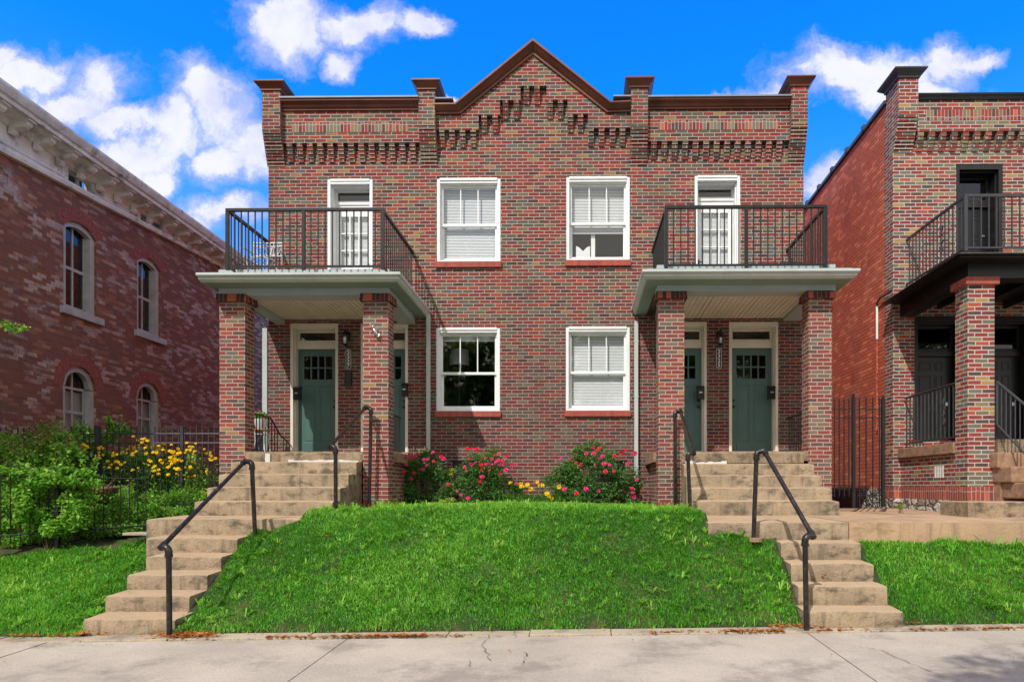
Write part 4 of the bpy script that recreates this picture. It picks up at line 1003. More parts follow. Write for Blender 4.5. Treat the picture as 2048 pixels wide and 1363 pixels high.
# stool with a flower pot on the left porch
d = 12.2; sxp = X(524, d); zs = Z(858, d, 520)
st = thing('stool', 'small round wooden-topped stool with white wire legs on the porch', 'stool', (sxp, Y(d), PF))
MB().lathe((sxp, Y(d), zs), [(0.15, -0.025), (0.155, -0.01), (0.15, 0.0)], 20).build('seat', M['wood'], st, smooth=True)
for k in range(4):
    a = math.pi/4+k*math.pi/2; ca, sa = math.cos(a), math.sin(a)
    MB().tube([(sxp+0.13*ca, Y(d)+0.13*sa, zs-0.026), (sxp+0.12*ca, Y(d)+0.12*sa, PF+0.25), (sxp+0.16*ca, Y(d)+0.16*sa, PF+0.002)], 0.009, 8).build('leg', M['pot'], st, smooth=True)
MB().lathe((sxp, Y(d), zs-0.10), [(0.125, 0), (0.125, 0.012)], 16).build('ring', M['pot'], st)
pp = thing('flower_pot', 'white pot of pink petunias standing on the porch stool', 'plant pot', (sxp-0.02, Y(d), zs+0.001))
MB().lathe((sxp-0.02, Y(d), zs+0.002), [(0.075, 0), (0.10, 0.05), (0.118, 0.14), (0.122, 0.19), (0.112, 0.19), (0.10, 0.16)], 20).build('pot', M['pot'], pp, smooth=True)

# white scroll-work chair on the left balcony
d = 11.75; cx = X(524, d); zb = FLOOR_BAL+0.02; yb = Y(d)
ch = thing('garden_chair', 'white scrolled metal garden chair on the upper balcony', 'chair', (cx, yb, zb))
s = MB(); s.tube([(cx+0.24*math.cos(a), yb+0.24*math.sin(a), zb+0.45) for a in [2*math.pi*k/20 for k in range(21)]], 0.012, 8)
for k in range(5): s.tube([(cx-0.2+0.1*k, yb-0.2+0.02*abs(k-2), zb+0.45), (cx-0.2+0.1*k, yb+0.2-0.02*abs(k-2), zb+0.45)], 0.008, 6)
s.build('seat', M['pot'], ch, smooth=True)
b = MB()
w_ = 0.27
for zz_ in (0.62, 0.80, 0.86): b.tube([(cx-w_, yb+0.22, zb+zz_), (cx, yb+0.25, zb+zz_+0.01), (cx+w_, yb+0.22, zb+zz_)], 0.013, 8)
for sx_ in (-w_, w_): b.tube([(cx+sx_, yb+0.22, zb+0.45), (cx+sx_, yb+0.23, zb+0.88)], 0.013, 8)
for k in range(8): xx = cx-w_+0.54*(k+0.5)/8; b.tube([(xx, yb+0.235, zb+0.62), (xx, yb+0.24, zb+0.86)], 0.007, 6)
for sx_ in (-0.12, 0.12): b.tube([(cx+sx_+0.09*math.cos(a), yb+0.23, zb+0.71+0.07*math.sin(a)) for a in [2*math.pi*k/14 for k in range(15)]], 0.008, 6)
b.build('backrest', M['pot'], ch, smooth=True)
for sx_, sy_ in ((-1, -1), (1, -1), (-1, 1), (1, 1)):
    MB().tube([(cx+sx_*0.2, yb+sy_*0.18, zb+0.45), (cx+sx_*0.16, yb+sy_*0.15, zb+0.22), (cx+sx_*0.24, yb+sy_*0.22, zb+0.001)], 0.011, 8).build('leg', M['pot'], ch, smooth=True)
ar = MB()
for sx_ in (-1, 1): ar.tube([(cx+sx_*0.27, yb+0.22, zb+0.66), (cx+sx_*0.30, yb, zb+0.68), (cx+sx_*0.28, yb-0.2, zb+0.62), (cx+sx_*0.24, yb-0.2, zb+0.45)], 0.012, 8)
ar.build('armrest', M['pot'], ch, smooth=True)
# lamp standing in the dark ground-floor room
lc = at(918, 716, 14.0)
lp = thing('drum_lamp', 'grey drum-shaded lamp seen through the dark ground-floor window', 'lamp', (lc.x, lc.y, PF))
MB().lathe((lc.x, lc.y, lc.z), [(0.22, -0.17), (0.20, 0.17), (0.195, 0.17), (0.215, -0.17)], 24).build('lamp_shade', M['shade'], lp, smooth=True)
MB().tube([(lc.x, lc.y, PF+0.75), (lc.x, lc.y, lc.z)], 0.02, 10).build('stem', M['iron'], lp)
MB().lathe((lc.x, lc.y, PF), [(0.14, 0), (0.14, 0.02), (0.03, 0.05), (0.02, 0.75)], 16).build('base', M['iron'], lp)

# cracks that run through the sidewalk slabs
rc = random.Random(12)
def crack(name_pts, w=0.006):
    m = MB(); pts = []
    for (a, b) in zip(name_pts, name_pts[1:]):
        n = 9
        for k in range(n): f = k/n; pts.append((a[0]+(b[0]-a[0])*f+rc.uniform(-.02, .02), a[1]+(b[1]-a[1])*f+rc.uniform(-.01, .01)))
    for p, q in zip(pts, pts[1:]):
        ww = w*rc.uniform(0.4, 1.2); z0, z1 = swz(*p)+0.008, swz(*q)+0.008
        m.add([(p[0]-ww, p[1]-ww*.5, z0), (p[0]+ww, p[1]+ww*.5, z0), (q[0]+ww, q[1]+ww*.5, z1), (q[0]-ww, q[1]-ww*.5, z1)], [(0, 1, 2, 3)])
    m.build('sidewalk_crack', M['dark'])['kind'] = 'structure'
def gp(px, py):
    d = 7.0
    for _ in range(6): p = at(px, py, d); d *= (CAM.z-swz(p.x, p.y))/(CAM.z-p.z)
    p = at(px, py, d); return (p.x, p.y)
crack([gp(985, 1262), gp(966, 1291), gp(984, 1325)], 0.0028); crack([gp(940, 1319), gp(938, 1335)], 0.003); crack([gp(1050, 1304), gp(1049, 1330)], 0.003)
crack([gp(1028, 1262), gp(1030, 1278)], 0.003); crack([gp(60, 1292), gp(120, 1290), gp(195, 1290), gp(230, 1288)], 0.006); crack([gp(1880, 1350), gp(1760, 1300), gp(1700, 1290)], 0.003)
# ------------------------------------------------------------------ brick neighbour on the right
DN = 12.5; YN = Y(DN); NX0 = 5.97; NX1 = 15.0
def nz(py, px=1900, d=DN): return Z(py, d, px)
nb = thing('brick_house', 'brick house with black balcony porch and plain red side wall', 'house', (9.5, YN, 1.1))
ntop = nz(205); XC = X(1786, DN)
nD1 = (X(1912, DN), X(2006, DN), nz(505), nz(328)); nD2 = (X(1829, DN), X(1930, DN), nz(880), nz(632)); nD3 = (X(1966, DN), X(2066, DN), nz(880), nz(632))
nw = wall_grid(XC, NX1, 0.7, ntop, [nD1, nD2, nD3], YN, YN+0.33)
nw.build('wall', M['brick_n'], nb)
DB2 = 28.0
sw = MB(); zrear = 0.024*(DB2-DN)
zs1 = 1.55
def rz(y): return ntop + 0.14 - 0.024*(y-YN)
sw.add([(XC+0.002, YN+0.332, zs1), (XC+0.002, Y(DB2), zs1), (XC+0.002, Y(DB2), rz(Y(DB2))), (XC+0.002, YN+0.332, rz(YN+0.332)),
        (XC+0.3, YN+0.332, zs1), (XC+0.3, Y(DB2), zs1), (XC+0.3, Y(DB2), rz(Y(DB2))), (XC+0.3, YN+0.332, rz(YN+0.332))],
       [(3,2,1,0), (4,5,6,7), (0,1,5,4), (3,7,6,2), (1,2,6,5), (0,4,7,3)])
sw.build('side_wall', M['brick_red'], nb)
MB().box(XC-0.02, XC+0.3, YN+0.332, Y(DB2), 0.6, zs1).build('foundation', M['stoneold'], nb)
MB().box(XC+0.3, NX1, Y(DB2)-0.3, Y(DB2), 0.7, 8.0).box(NX1-0.3, NX1, YN+0.33, Y(DB2)-0.3, 0.7, 8.4).build('rear_wall', M['brick_red'], nb)
MB().box(XC+0.3, NX1-0.3, YN+0.33, Y(DB2)-0.3, 7.8, 7.9).build('roof', M['tar'], nb)
MB().box(XC+0.33, NX1-0.33, YN+1.6, YN+1.65, 1.2, 7.7).build('inner_wall', M['dark'], nb)
c = MB()
y0_, y1_ = YN+0.26, Y(DB2)
c.hexa([(XC-0.05, y0_, rz(y0_)), (XC+0.32, y0_, rz(y0_)), (XC+0.32, y1_, rz(y1_)), (XC-0.05, y1_, rz(y1_))], [(XC-0.05, y0_, rz(y0_)+0.07), (XC+0.32, y0_, rz(y0_)+0.07), (XC+0.32, y1_, rz(y1_)+0.07), (XC-0.05, y1_, rz(y1_)+0.07)])
for k in range(18):
    y = y0_+0.9+k*0.85; c.box(XC-0.06, XC+0.33, y, y+0.12, rz(y)+0.02, rz(y)+0.13)
c.build('coping', M['darkmetal'], nb)
# parapet front: projecting field, soldier course, corbels, pier, cap
ypn = YN-0.105; dpn = DN-0.105
NP = (X(1797, dpn-0.1), X(1836, dpn-0.1))
m = MB(); m.box(NP[1], NX1, ypn, YN, Z(262, dpn, 1940), Z(200, dpn, 1940))
m.build('parapet', M['brick_n'], nb)
MB().box(X(1852, dpn), NX1, ypn-0.004, ypn, Z(241, dpn, 1940), Z(219, dpn, 1940)).build('soldier_course', M['soldier_mix'], nb)
for k in range(34):
    m = MB(); pxc = 1842+22.6*k; z1, z0 = Z(264, dpn, 1940), Z(298, dpn, 1940); h = (z1-z0)/5; xa, xb = X(pxc-6, dpn), X(pxc+6, dpn)
    for j in range(5): m.box(xa, xb, YN-0.018*(j+1)-0.012, YN, z0+j*h+0.004, z0+(j+1)*h)
    if xa < 9.5: m.build('corbel', M['brick_n'], nb)
m = MB(); dpi = DN-0.22
zm, zc_, z0 = Z(228, dpi, 1815), Z(157, dpi, 1815), Z(306, DN, 1815)
m.box(NP[0], NP[1], YN-0.22, YN+0.30, zm, zc_); h = (zm-z0)/11
for k in range(11): m.box(NP[0]-0.02*0, NP[1], YN-0.02*(k+0.6), YN, z0+k*h+0.004, z0+(k+1)*h)
po = m.build('pier', M['brick_n'], nb)
capmesh(NP[0], NP[1], YN-0.22, YN+0.30, zc_, Z(135, dpi-0.08, 1815), 0.12).build('pier_cap', M['darkmetal'], po)
m = MB(); h = Z(185, dpn-0.1, 1940)-Z(200, dpn, 1940)
m.sweep([(0, 0), (0.03, 0), (0.05, h*0.4), (0.09, h*0.75), (0.10, h), (-0.3, h)], [(NP[1], ypn, Z(200, dpn, 1940), 0, -1), (NX1, ypn, Z(200, dpn, 1940), 0, -1)])
m.build('coping', M['darkmetal'], nb)
def panel_door(rect, dy, parent, lite=False):
    x0, x1, z0, z1 = rect; fr = MB()
    frame_ring(fr, x0+0.002, x1-0.002, z0, z1-0.002, 0.07, YN+0.01, YN+0.08, 0.10, 0.0)
    frame_ring(fr, x0+0.07, x1-0.07, z0, z1-0.10, 0.03, YN+0.08, YN+dy+0.06, 0.03, 0.0)
    a, b = x0+0.10, x1-0.10; zt = z1-0.62
    frame_ring(fr, a, b, zt, z1-0.13, 0.05, YN+dy-0.03, YN+dy+0.03); fr.box(a, b, YN+dy-0.05, YN+dy+0.04, zt-0.10, zt)
    o = fr.build('door_frame', M['blackpaint'], parent, bevel=0.004)
    MB().add([(a, YN+dy, zt), (b, YN+dy, zt), (b, YN+dy, z1-0.13), (a, YN+dy, z1-0.13)], [(0,1,2,3)]).build('pane', M['glassdark'], o)
    zd = zt-0.105; dl = MB(); y = YN+dy; dl.box(a, b, y, y+0.045, z0, zd)
    w = b-a; H = zd-z0
    for (u, v) in ((0.12, 0.45), (0.55, 0.74)):
        for (p, q) in ((0.08, 0.36), (0.42, 0.78), (0.84, 0.94)):
            frame_ring(dl, a+w*u, a+w*v, z0+H*p, z0+H*q, 0.014, y-0.008, y-0.0002); dl.box(a+w*u+0.03, a+w*v-0.03, y-0.006, y-0.0002, z0+H*p+0.03, z0+H*q-0.03)
    dd = dl.build('door', M['blackdoor'], parent, bevel=0.003)
    MB().box(b-0.14, b-0.07, y-0.02, y-0.001, z0+H*0.42, z0+H*0.46).build('latch', M['silver'], dd)
panel_door(nD1, 0.30, nb); panel_door(nD2, 0.25, nb); panel_door(nD3, 0.25, nb)
# porch of the neighbour
dnp = 10.3; ynp = Y(dnp)
P0, P1 = X(1935.5, dnp), X(1989, dnp); NPF = Z(878, dnp, 1950)
zc0, zc1 = Z(569, dnp, 1960), Z(555, dnp, 1960)
pc = MB().box(P0, P1, ynp, ynp+0.34, 1.12, zc0).build('porch_pillar', M['brick_n'], nb)
MB().box(P0-0.05, P1+0.05, ynp-0.05, ynp+0.39, zc0, zc1).build('capital', M['rowlock'], pc)
bx0 = P0+0.02
m = MB(); zb_ = zc1+0.002; m.box(bx0, NX1, ynp+0.03, ynp+0.28, zb_, zb_+0.3); m.hexa([(bx0, ynp+0.28, zb_), (bx0+0.25, ynp+0.28, zb_), (bx0+0.25, YN-0.001, zb_-0.05), (bx0, YN-0.001, zb_-0.05)], [(bx0, ynp+0.28, zb_+0.3), (bx0+0.25, ynp+0.28, zb_+0.3), (bx0+0.25, YN-0.001, zb_+0.25), (bx0, YN-0.001, zb_+0.25)])
m.build('porch_beam', M['blackpaint'], nb)
for k in range(6): x = bx0+0.7+k*0.62; MB().box(x, x+0.05, ynp+0.281, YN-0.002, zb_+0.10, zb_+0.26).build('rafter', M['blackpaint'], nb)
ztp = Z(501, 9.85, 1960); zfb = zb_+0.30
m = MB(); gh = ztp-zfb
prof = [(-0.2, 0), (0.10, 0), (0.12, gh*0.25), (0.26, gh*0.32), (0.27, gh*0.4), (0.33, gh*0.5), (0.37, gh*0.62), (0.37, gh), (-0.2, gh)]
m.sweep(prof, [(bx0+0.02, YN-0.002, zfb-0.06, -1, 0), (bx0+0.02, ynp+0.05, zfb, -1, -1), (NX1, ynp+0.05, zfb, 0, -1)])
m.build('gutter', M['blackpaint'], nb)
MB().box(bx0-0.28, NX1, ynp-0.25, YN-0.002, ztp-0.03, ztp+0.012).build('balcony_deck', M['blackpaint'], nb)
MB().box(bx0-0.33, NX1, ynp-0.315, ynp-0.26, ztp+0.001, ztp+0.014).build('drip_edge', M['gutter'], nb)
MB().box(bx0, NX1, ynp+0.10, YN-0.003, zfb-0.02, zfb).build('ceiling', M['blackpaint'], nb)
# base wall of the porch, soldier course, stone ledge, floor, rock-faced steps
SXN = P0+0.04
MB().box(SXN, SXN+0.3, ynp+0.34, YN-0.001, 1.12, NPF-0.2).box(SXN+0.3, NX1, ynp+0.1, ynp+0.3, 1.12, NPF-0.35).build('porch_wall', M['brick_n'], nb)
MB().box(SXN-0.07, SXN+0.3, ynp+0.345, YN+0.0, NPF-0.199, NPF-0.02).build('ledge', M['slab'], nb, bevel=0.012)
MB().box(SXN+0.302, NX1, ynp+0.30, YN-0.002, NPF-0.16, NPF).build('porch_floor', M['steps'], nb)
MB().box(XC-0.006, XC, YN-0.006, YN+0.332, 1.36, 1.58).box(XC, SXN+0.02, YN-0.006, YN, 1.36, 1.58).box(SXN-0.006, SXN, ynp+0.34, YN-0.006, 1.36, 1.58).box(P0-0.006, P0, ynp-0.006, ynp+0.34, 1.36, 1.58).box(P0, P1+0.006, ynp-0.006, ynp, 1.36, 1.58).build('base_course', M['soldier'], nb)
MB().box(XC-0.03, SXN+0.3, YN-0.03, YN+0.2, 1.0, 1.358).box(SXN-0.03, P1+0.03, ynp-0.03, YN-0.03, 1.0, 1.358).build('foundation', M['stoneold'], nb)
ns = thing('stone_stairs', 'rock-faced stone steps rising beside the neighbouring brick pillar', 'stairs', (8.0, ynp, 1.1))
for k in range(4):
    d0 = 9.0+k*0.32; pa = 2068-k*26; zt_ = Z(1002-k*33.5, d0 if k == 0 else d0, 2000)
zt0 = Z(1003, 9.45, 2000)
MB().box(X(1937, 9.45), NX1-4, Y(9.45), Y(10.2), zt0-0.3, zt0).build('step', M['steps'], ns, bevel=0.015)
for (pa, d0, py) in ((2053, 9.6, 964), (2023, 9.85, 932), (1996, 10.1, 904)):
    zt_ = Z(py, d0, 2030); MB().box(X(pa, d0), NX1-4, Y(d0), Y(10.35), zt_-0.24, zt_).build('step', M['slab'], ns, bevel=0.02)
MB().box(X(1996, 10.2), NX1-4, Y(10.15), Y(10.4), 1.2, Z(904, 10.1, 2030)-0.001).build('stair_core', M['slab'], ns)
MB().box(X(1996, 10.28), NX1-4, Y(10.28), Y(10.62), Z(904, 10.1, 2030), NPF).build('step', M['steps'], ns)
# neighbour railings
m = MB(); n_iron = M['iron2']
zt_r = Z(388, 10.6, 1950); zb_r = Z(500, 10.6, 1950); rx = X(1931, 10.6)
balcony_railing(rx, None, NX1-0.5, 10.6, zt_r, zb_r, 66, n_iron, 'balcony_railing', nb, YN-0.002, 15, 0.028)
# scroll ornaments on the railings
def scroll(c, parent, s=1.0, axis='y'):
    m = MB()
    def P(u, v): return (c[0], c[1]+u*s, c[2]+v*s) if axis == 'y' else (c[0]+u*s, c[1], c[2]+v*s)
    for su in (1, -1):
        for sv in (1, -1):
            pts = [P(su*(0.01+0.045*(1-math.exp(-k/3))*math.sin(k*0.62)), sv*(0.02+0.012*k+0.03*math.cos(k*0.8))) for k in range(10)]
            m.tube(pts, 0.010*s, 6)
    m.tube([P(0, -0.17), P(0, 0.17)], 0.012*s, 6)
    m.build('scroll_ornament', n_iron, parent)
scroll((rx, Y(11.3), (zt_r+zb_r)/2), nb, 1.4)
# porch guards of the neighbour: one in the side bay, one sloping down beside the steps
zr1 = Z(764, 10.7, 1909)
g = thing('porch_guard', 'black iron guard with scroll ornament in the side bay of the dark porch', 'railing', (SXN, Y(11.5), NPF))
gy0, gy1 = ynp+0.36, YN-0.05
MB().tube([(SXN+0.05, gy0, zr1), (SXN+0.05, gy1, zr1-0.02)], 0.02, 8).build('rail', n_iron, g)
m = MB(); m.box(SXN+0.04, SXN+0.06, gy0, gy1, NPF+0.06, NPF+0.09)
m.build('bottom_rail', n_iron, g)
m = MB()
for k in range(14): y = gy0+(gy1-gy0)*(k+0.5)/14; m.box(SXN+0.04, SXN+0.06, y-0.01, y+0.01, NPF+0.09, zr1-0.01)
m.build('balusters', n_iron, g)
scroll((SXN+0.03, Y(11.1), (zr1+NPF)/2+0.05), g, 1.3)
g2 = thing('stair_railing', 'dark grey iron railing sloping down over the rock-faced steps', 'railing', (X(2000, 10.2), Y(10.2), NPF))
A = at(1994, 763, 10.25); B = at(2100, 850, 9.4)
MB().tube([A, B], 0.02, 8).build('rail', n_iron, g2)
A2 = at(1994, 848, 10.25); B2 = at(2100, 960, 9.4); MB().tube([A2, B2], 0.014, 8).build('bottom_rail', n_iron, g2)
m = MB()
for k in range(12): f = k/11; p = A.lerp(B, f); q = A2.lerp(B2, f); m.tube([p, q], 0.009 if k else 0.016, 6)
m.build('balusters', n_iron, g2)
# pipe bracket and vent pipe on the side wall
pv = thing('vent_pipe', 'thin white vent pipe running down the red side wall', 'pipe', (XC, YN, 2.0))
yv = Y(13.1)
MB().tube([(XC-0.03, yv, Z(612, 13.1, 1755)), (XC-0.03, yv, Z(678, 13.1, 1755))], 0.022, 8).build('upper_length', M['white'], pv)
MB().tube([(XC-0.028, yv, Z(678, 13.1, 1755)-0.001), (XC-0.028, yv, Z(860, 13.1, 1755))], 0.014, 8).build('lower_length', M['brick_red'], pv)
MB().tube([(XC-0.03, yv, Z(612, 13.1, 1755)), (XC-0.05, yv-0.04, Z(607, 13.1, 1755)), (XC-0.06, yv-0.2, Z(598, 13.0, 1760)), (XC-0.06, YN-0.1, Z(583, 12.5, 1770))], 0.018, 8).build('bent_length', M['darkmetal'], pv)
# rusty cellar door leaf on the foundation
cdr = at(1672, 960, 14.2)
MB().box(XC-0.05, XC-0.022, Y(14.0), Y(15.2), 0.9, 1.50).build('cellar_hatch', M['rust'], nb)

# iron gate between the houses
dg = 11.0; yg = Y(dg)
gt = thing('iron_gate', 'black spear-topped iron gate between the two brick houses', 'gate', (X(1736, dg), yg, Z(1012, dg, 1736)))
def ball_post(px, ytop, ybase, w=0.05):
    x = X(px, dg); z0, z1 = Z(ybase, dg, px), Z(ytop+6, dg, px); m = MB(); m.box(x-w/2, x+w/2, yg-w/2, yg+w/2, z0, z1)
    m.lathe((x, yg, z1), [(w*0.6, 0), (w*0.6, 0.012), (0.01, 0.018), (0.02, 0.03), (0.024, 0.045), (0.016, 0.062), (0.002, 0.066)], 10)
    m.build('gate_post', M['iron'], gt)
ball_post(1707, 788, 1014); ball_post(1766, 792, 1012)
for (a, b, ya_, yb_, n, lab) in ((1664, 1701, 800, 992, 4, 'a'), (1714, 1762, 798, 1012, 4, 'b')):
    m = MB()
    for r_ in (818, 835): m.box(X(a, dg), X(b, dg), yg-0.012, yg+0.012, Z(r_, dg, a)-0.008, Z(r_, dg, a)+0.008)
    m.box(X(a, dg), X(b, dg), yg-0.012, yg+0.012, Z(yb_-22, dg, a)-0.01, Z(yb_-22, dg, a)+0.01)
    gl = m.build('gate_leaf', M['iron'], gt)
    m = MB()
    for k in range(n):
        x = X(a+5+(b-a-8)*k/(n-1), dg); z0, z1 = Z(yb_, dg, a), Z(ya_, dg, a)
        m.box(x-0.008, x+0.008, yg-0.008, yg+0.008, z0, z1); m.add([(x-0.016, yg-0.01, z1), (x+0.016, yg-0.01, z1), (x+0.016, yg+0.01, z1), (x-0.016, yg+0.01, z1), (x, yg, z1+0.05)], [(0,1,4), (1,2,4), (2,3,4), (3,0,4), (3,2,1,0)])
    m.build('pickets', M['iron'], gl)

# ------------------------------------------------------------------ old painted brick house on the left
LX = -10.5; DL0, DL1 = 6.2, 20.6
def lp_(px): return 1310*(-LX)/(1158.0-px)            # depth of the wall plane at a photo column (small yaw ignored)
def ldep(px):
    """depth at which the ray through px meets x = LX"""
    a = px-PCX; rx_ = -math.sin(TH)*F+math.cos(TH)*a; ry_ = math.cos(TH)*F+math.sin(TH)*a
    return LX/rx_*ry_
def lpt(px, py):
    a = px-PCX; rx_ = -math.sin(TH)*F+math.cos(TH)*a; ry_ = math.cos(TH)*F+math.sin(TH)*a; t = LX/rx_
    return (ry_*t-12.8, CAM.z+(HZ-py)*t)       # (y, z) on the wall plane
lh = thing('brick_house', 'old dark red brick house with worn white cornice and arched windows', 'house', (LX-5, 2, 0.9))
sl_ = -0.028
yA, zA = lpt(0, 300); yB, zB = lpt(381, 500)
def brz(y): return zA+(zB-zA)*(y-yA)/(yB-yA)
wins = []   # (y0, y1, sill z, spring z, top z)
def addwin(pl_, pr_, sy, ty, kind):
    ya_, zt1 = lpt(pl_, ty); yb_, _ = lpt(pr_, ty); _, zs_ = lpt(pl_, sy); 
    w = yb_-ya_; rise = w*0.22 if kind == 'seg' else w*0.5
    wins.append((ya_, yb_, zs_, zt1, zt1+rise, kind))
addwin(127, 193, 612, 449, 'seg'); addwin(274, 321, 660, 520, 'seg'); addwin(126, 192, 905, 770, 'round'); addwin(273, 321, 900, 795, 'round')
ops = [(a, b, c, e) for a, b, c, s_, e, k in wins]
# attic lights in the frieze
att = []
for (pl_, pr_, ty, by) in ((134, 187, 335, 393), (279, 319, 428, 470)):
    ya_, z1_ = lpt(pl_, ty); yb_, _ = lpt(pr_, ty); _, z0_ = lpt(pl_, by-32 if pl_ < 200 else by-20)
    att.append((ya_, yb_, z0_, z1_))
ZFR = min(brz(Y(DL0)), brz(Y(DL1)))-0.01
wl = wall_grid(Y(DL0), Y(DL1), 0.6, ZFR, ops, LX, LX-0.35, axis='y')
# sloping brick top above the far-end level
y0w, y1w = Y(DL0), Y(DL1)
wl.add([(LX, y0w, ZFR), (LX, y1w, ZFR), (LX, y1w, brz(y1w)+0.001), (LX, y0w, brz(y0w)), (LX-0.35, y0w, ZFR), (LX-0.35, y1w, ZFR), (LX-0.35, y1w, brz(y1w)+0.001), (LX-0.35, y0w, brz(y0w))],
       [(0,1,2,3), (7,6,5,4), (3,2,6,7), (0,3,7,4)])
def arch_pts(a, b, zs_, zt_, n=14):
    w = b-a; rise = zt_-zs_; rad = (w*w/4+rise*rise)/(2*rise); cz = zt_-rad; cy = (a+b)/2
    return [(a+w*k/n, cz+math.sqrt(max(0, rad*rad-(a+w*k/n-cy)**2))) for k in range(n+1)]
for (a, b, c, s_, e, k) in wins:       # spandrels that turn the square opening into an arch
    ap = arch_pts(a, b, s_, e)
    for (p, q) in zip(ap, ap[1:]):
        wl.add([(LX, p[0], p[1]), (LX, q[0], q[1]), (LX, q[0], e), (LX, p[0], e), (LX-0.35, p[0], p[1]), (LX-0.35, q[0], q[1]), (LX-0.35, q[0], e), (LX-0.35, p[0], e)], [(0,1,2,3), (4,5,1,0)])
wl.box(LX-9, LX-0.35, y1w-0.35, y1w, 0.6, brz(y1w)); wl.box(LX-9, LX-0.35, y0w, y0w+0.35, 0.6, brz(y1w)); wl.box(LX-9.35, LX-9, y0w, y1w, 0.6, brz(y1w))
wl.build('wall', M['brick_old'], lh)
MB().box(LX-9, LX-0.36, y0w+0.35, y1w-0.35, 6.9, 7.0).build('roof', M['tar'], lh)
MB().box(LX-2.1, LX-2.05, y0w+0.4, y1w-0.4, 0.9, 6.8).build('inner_wall', M['dark'], lh)
for (a, b, c, s_, e, k) in wins:       # brick voussoirs over every window
    ap = arch_pts(a-0.02, b+0.02, s_, e+0.01, 13 if k == 'seg' else 19); av = MB(); cy_ = (a+b)/2; w_ = b-a; rise = e-s_; rad = (w_*w_/4+rise*rise)/(2*rise); cz_ = e-rad
    for p, q in zip(ap, ap[1:]):
        pts = []
        for (y_, z_) in (p, q):
            dy_, dz_ = y_-cy_, z_-cz_; l_ = math.hypot(dy_, dz_); pts.append((y_, z_, dy_/l_, dz_/l_))
        (ya, za, ua, va), (yb2, zb2, ub, vb) = pts; g_ = 0.004; ln_ = 0.24+rnd.uniform(-.006, .006); xo = LX+rnd.uniform(0.004, 0.009)
        av.add([(xo, ya+g_, za), (xo, yb2-g_, zb2), (xo, yb2-g_+ub*ln_, zb2+vb*ln_), (xo, ya+g_+ua*ln_, za+va*ln_), (LX, ya+g_, za), (LX, yb2-g_, zb2), (LX, yb2-g_+ub*ln_, zb2+vb*ln_), (LX, ya+g_+ua*ln_, za+va*ln_)], [(0,1,2,3), (3,2,6,7), (0,3,7,4), (1,5,6,2), (4,5,1,0)])
    av.build('brick_arch', M['voussoir'], lh)
for (a, b, c, s_, e, k) in wins:
    fr = MB(); ap = arch_pts(a, b, s_, e); w = 0.12; n = len(ap)
    ai = arch_pts(a+w, b-w, s_, e-w*0.9)
    x0_, x1_ = LX-0.16, LX-0.05
    for i in range(n-1):
        p, q, r_, t_ = ap[i], ap[i+1], ai[i+1], ai[i]
        fr.add([(x1_, p[0], p[1]), (x1_, q[0], q[1]), (x1_, r_[0], r_[1]), (x1_, t_[0], t_[1]), (x0_, p[0], p[1]), (x0_, q[0], q[1]), (x0_, r_[0], r_[1]), (x0_, t_[0], t_[1])], [(0,3,2,1), (3,7,6,2), (0,1,5,4), (4,5,6,7)])
    fr.box(x0_, x1_, a, a+w, c, s_); fr.box(x0_, x1_, b-w, b, c, s_); fr.box(x0_, x1_, a+w, b-w, c, c+0.06)
    o = fr.build('window', M['oldframe'], lh)
    mid = c+(e-c)*0.48; s = MB()
    s.box(LX-0.20, LX-0.163, a+w, b-w, mid-0.03, mid+0.03); ym = (a+b)/2
    s.box(LX-0.20, LX-0.167, ym-0.018, ym+0.018, c+0.06, mid-0.03); s.box(LX-0.20, LX-0.167, ym-0.018, ym+0.018, mid+0.03, e-w*0.9-0.0)
    for yy_ in (a+w, b-w-0.035): s.box(LX-0.20, LX-0.165, yy_, yy_+0.035, c+0.06, s_)
    s.box(LX-0.20, LX-0.165, a+w, b-w, c+0.06, c+0.12)
    if k == 'round': s.box(LX-0.20, LX-0.166, a+w, b-w, s_-0.02, s_+0.03)
    s.build('sash', M['oldframe'], o)
    MB().add([(LX-0.185, a, c), (LX-0.185, b, c), (LX-0.185, b, e), (LX-0.185, a, e)], [(0,1,2,3)]).build('pane', M['glassdark'], o)
    MB().box(LX-0.2, LX+0.08, a-0.1, b+0.14, c-0.15, c-0.001).build('sill', M['oldframe'], o, bevel=0.01)
    if k == 'round':   # pale curtains hang behind the lower arched windows
        MB().add([(LX-0.26, a, c), (LX-0.26, b, c), (LX-0.26, b, s_-0.05), (LX-0.26, a, s_-0.05)], [(0,1,2,3)]).build('curtain', M['blind'], o)
    else: MB().add([(LX-0.30, a, mid if a < -1.5+0 else c), (LX-0.30, b, mid), (LX-0.30, b, e), (LX-0.30, a, e)], [(0,1,2,3)]).build('curtain', M['dark'], o)
# frieze, mouldings, cornice, modillions
yC0, zC0 = lpt(0, 153); yC1, zC1 = lpt(434, 470)
OV = 0.62
def ctz(y):     # cornice top, corrected for its overhang
    return 8.28 + (y+1.6)*-0.035
zc_a = CAM.z+(HZ-153)*((-LX-OV)/1158.0); ya_c = 1310*((-LX-OV)/1158.0)-12.8
zc_b = CAM.z+(HZ-470)*((-LX-OV)/724.0); yb_c = 1310*((-LX-OV)/724.0)-12.8
def ctz(y): return zc_a+(zc_b-zc_a)*(y-ya_c)/(yb_c-ya_c)
def lsweep(name, prof, mat, zf, y0=None, y1=None):
    y0 = y0w if y0 is None else y0; y1 = y1w if y1 is None else y1; m = MB(); n = 10
    for i in range(n):
        a, b = y0+(y1-y0)*i/n, y0+(y1-y0)*(i+1)/n
        m.sweep(prof, [(LX, a, zf(a), 1, 0), (LX, b, zf(b), 1, 0)])
    # profile returns along the far end wall
    return m.build(name, mat, lh)
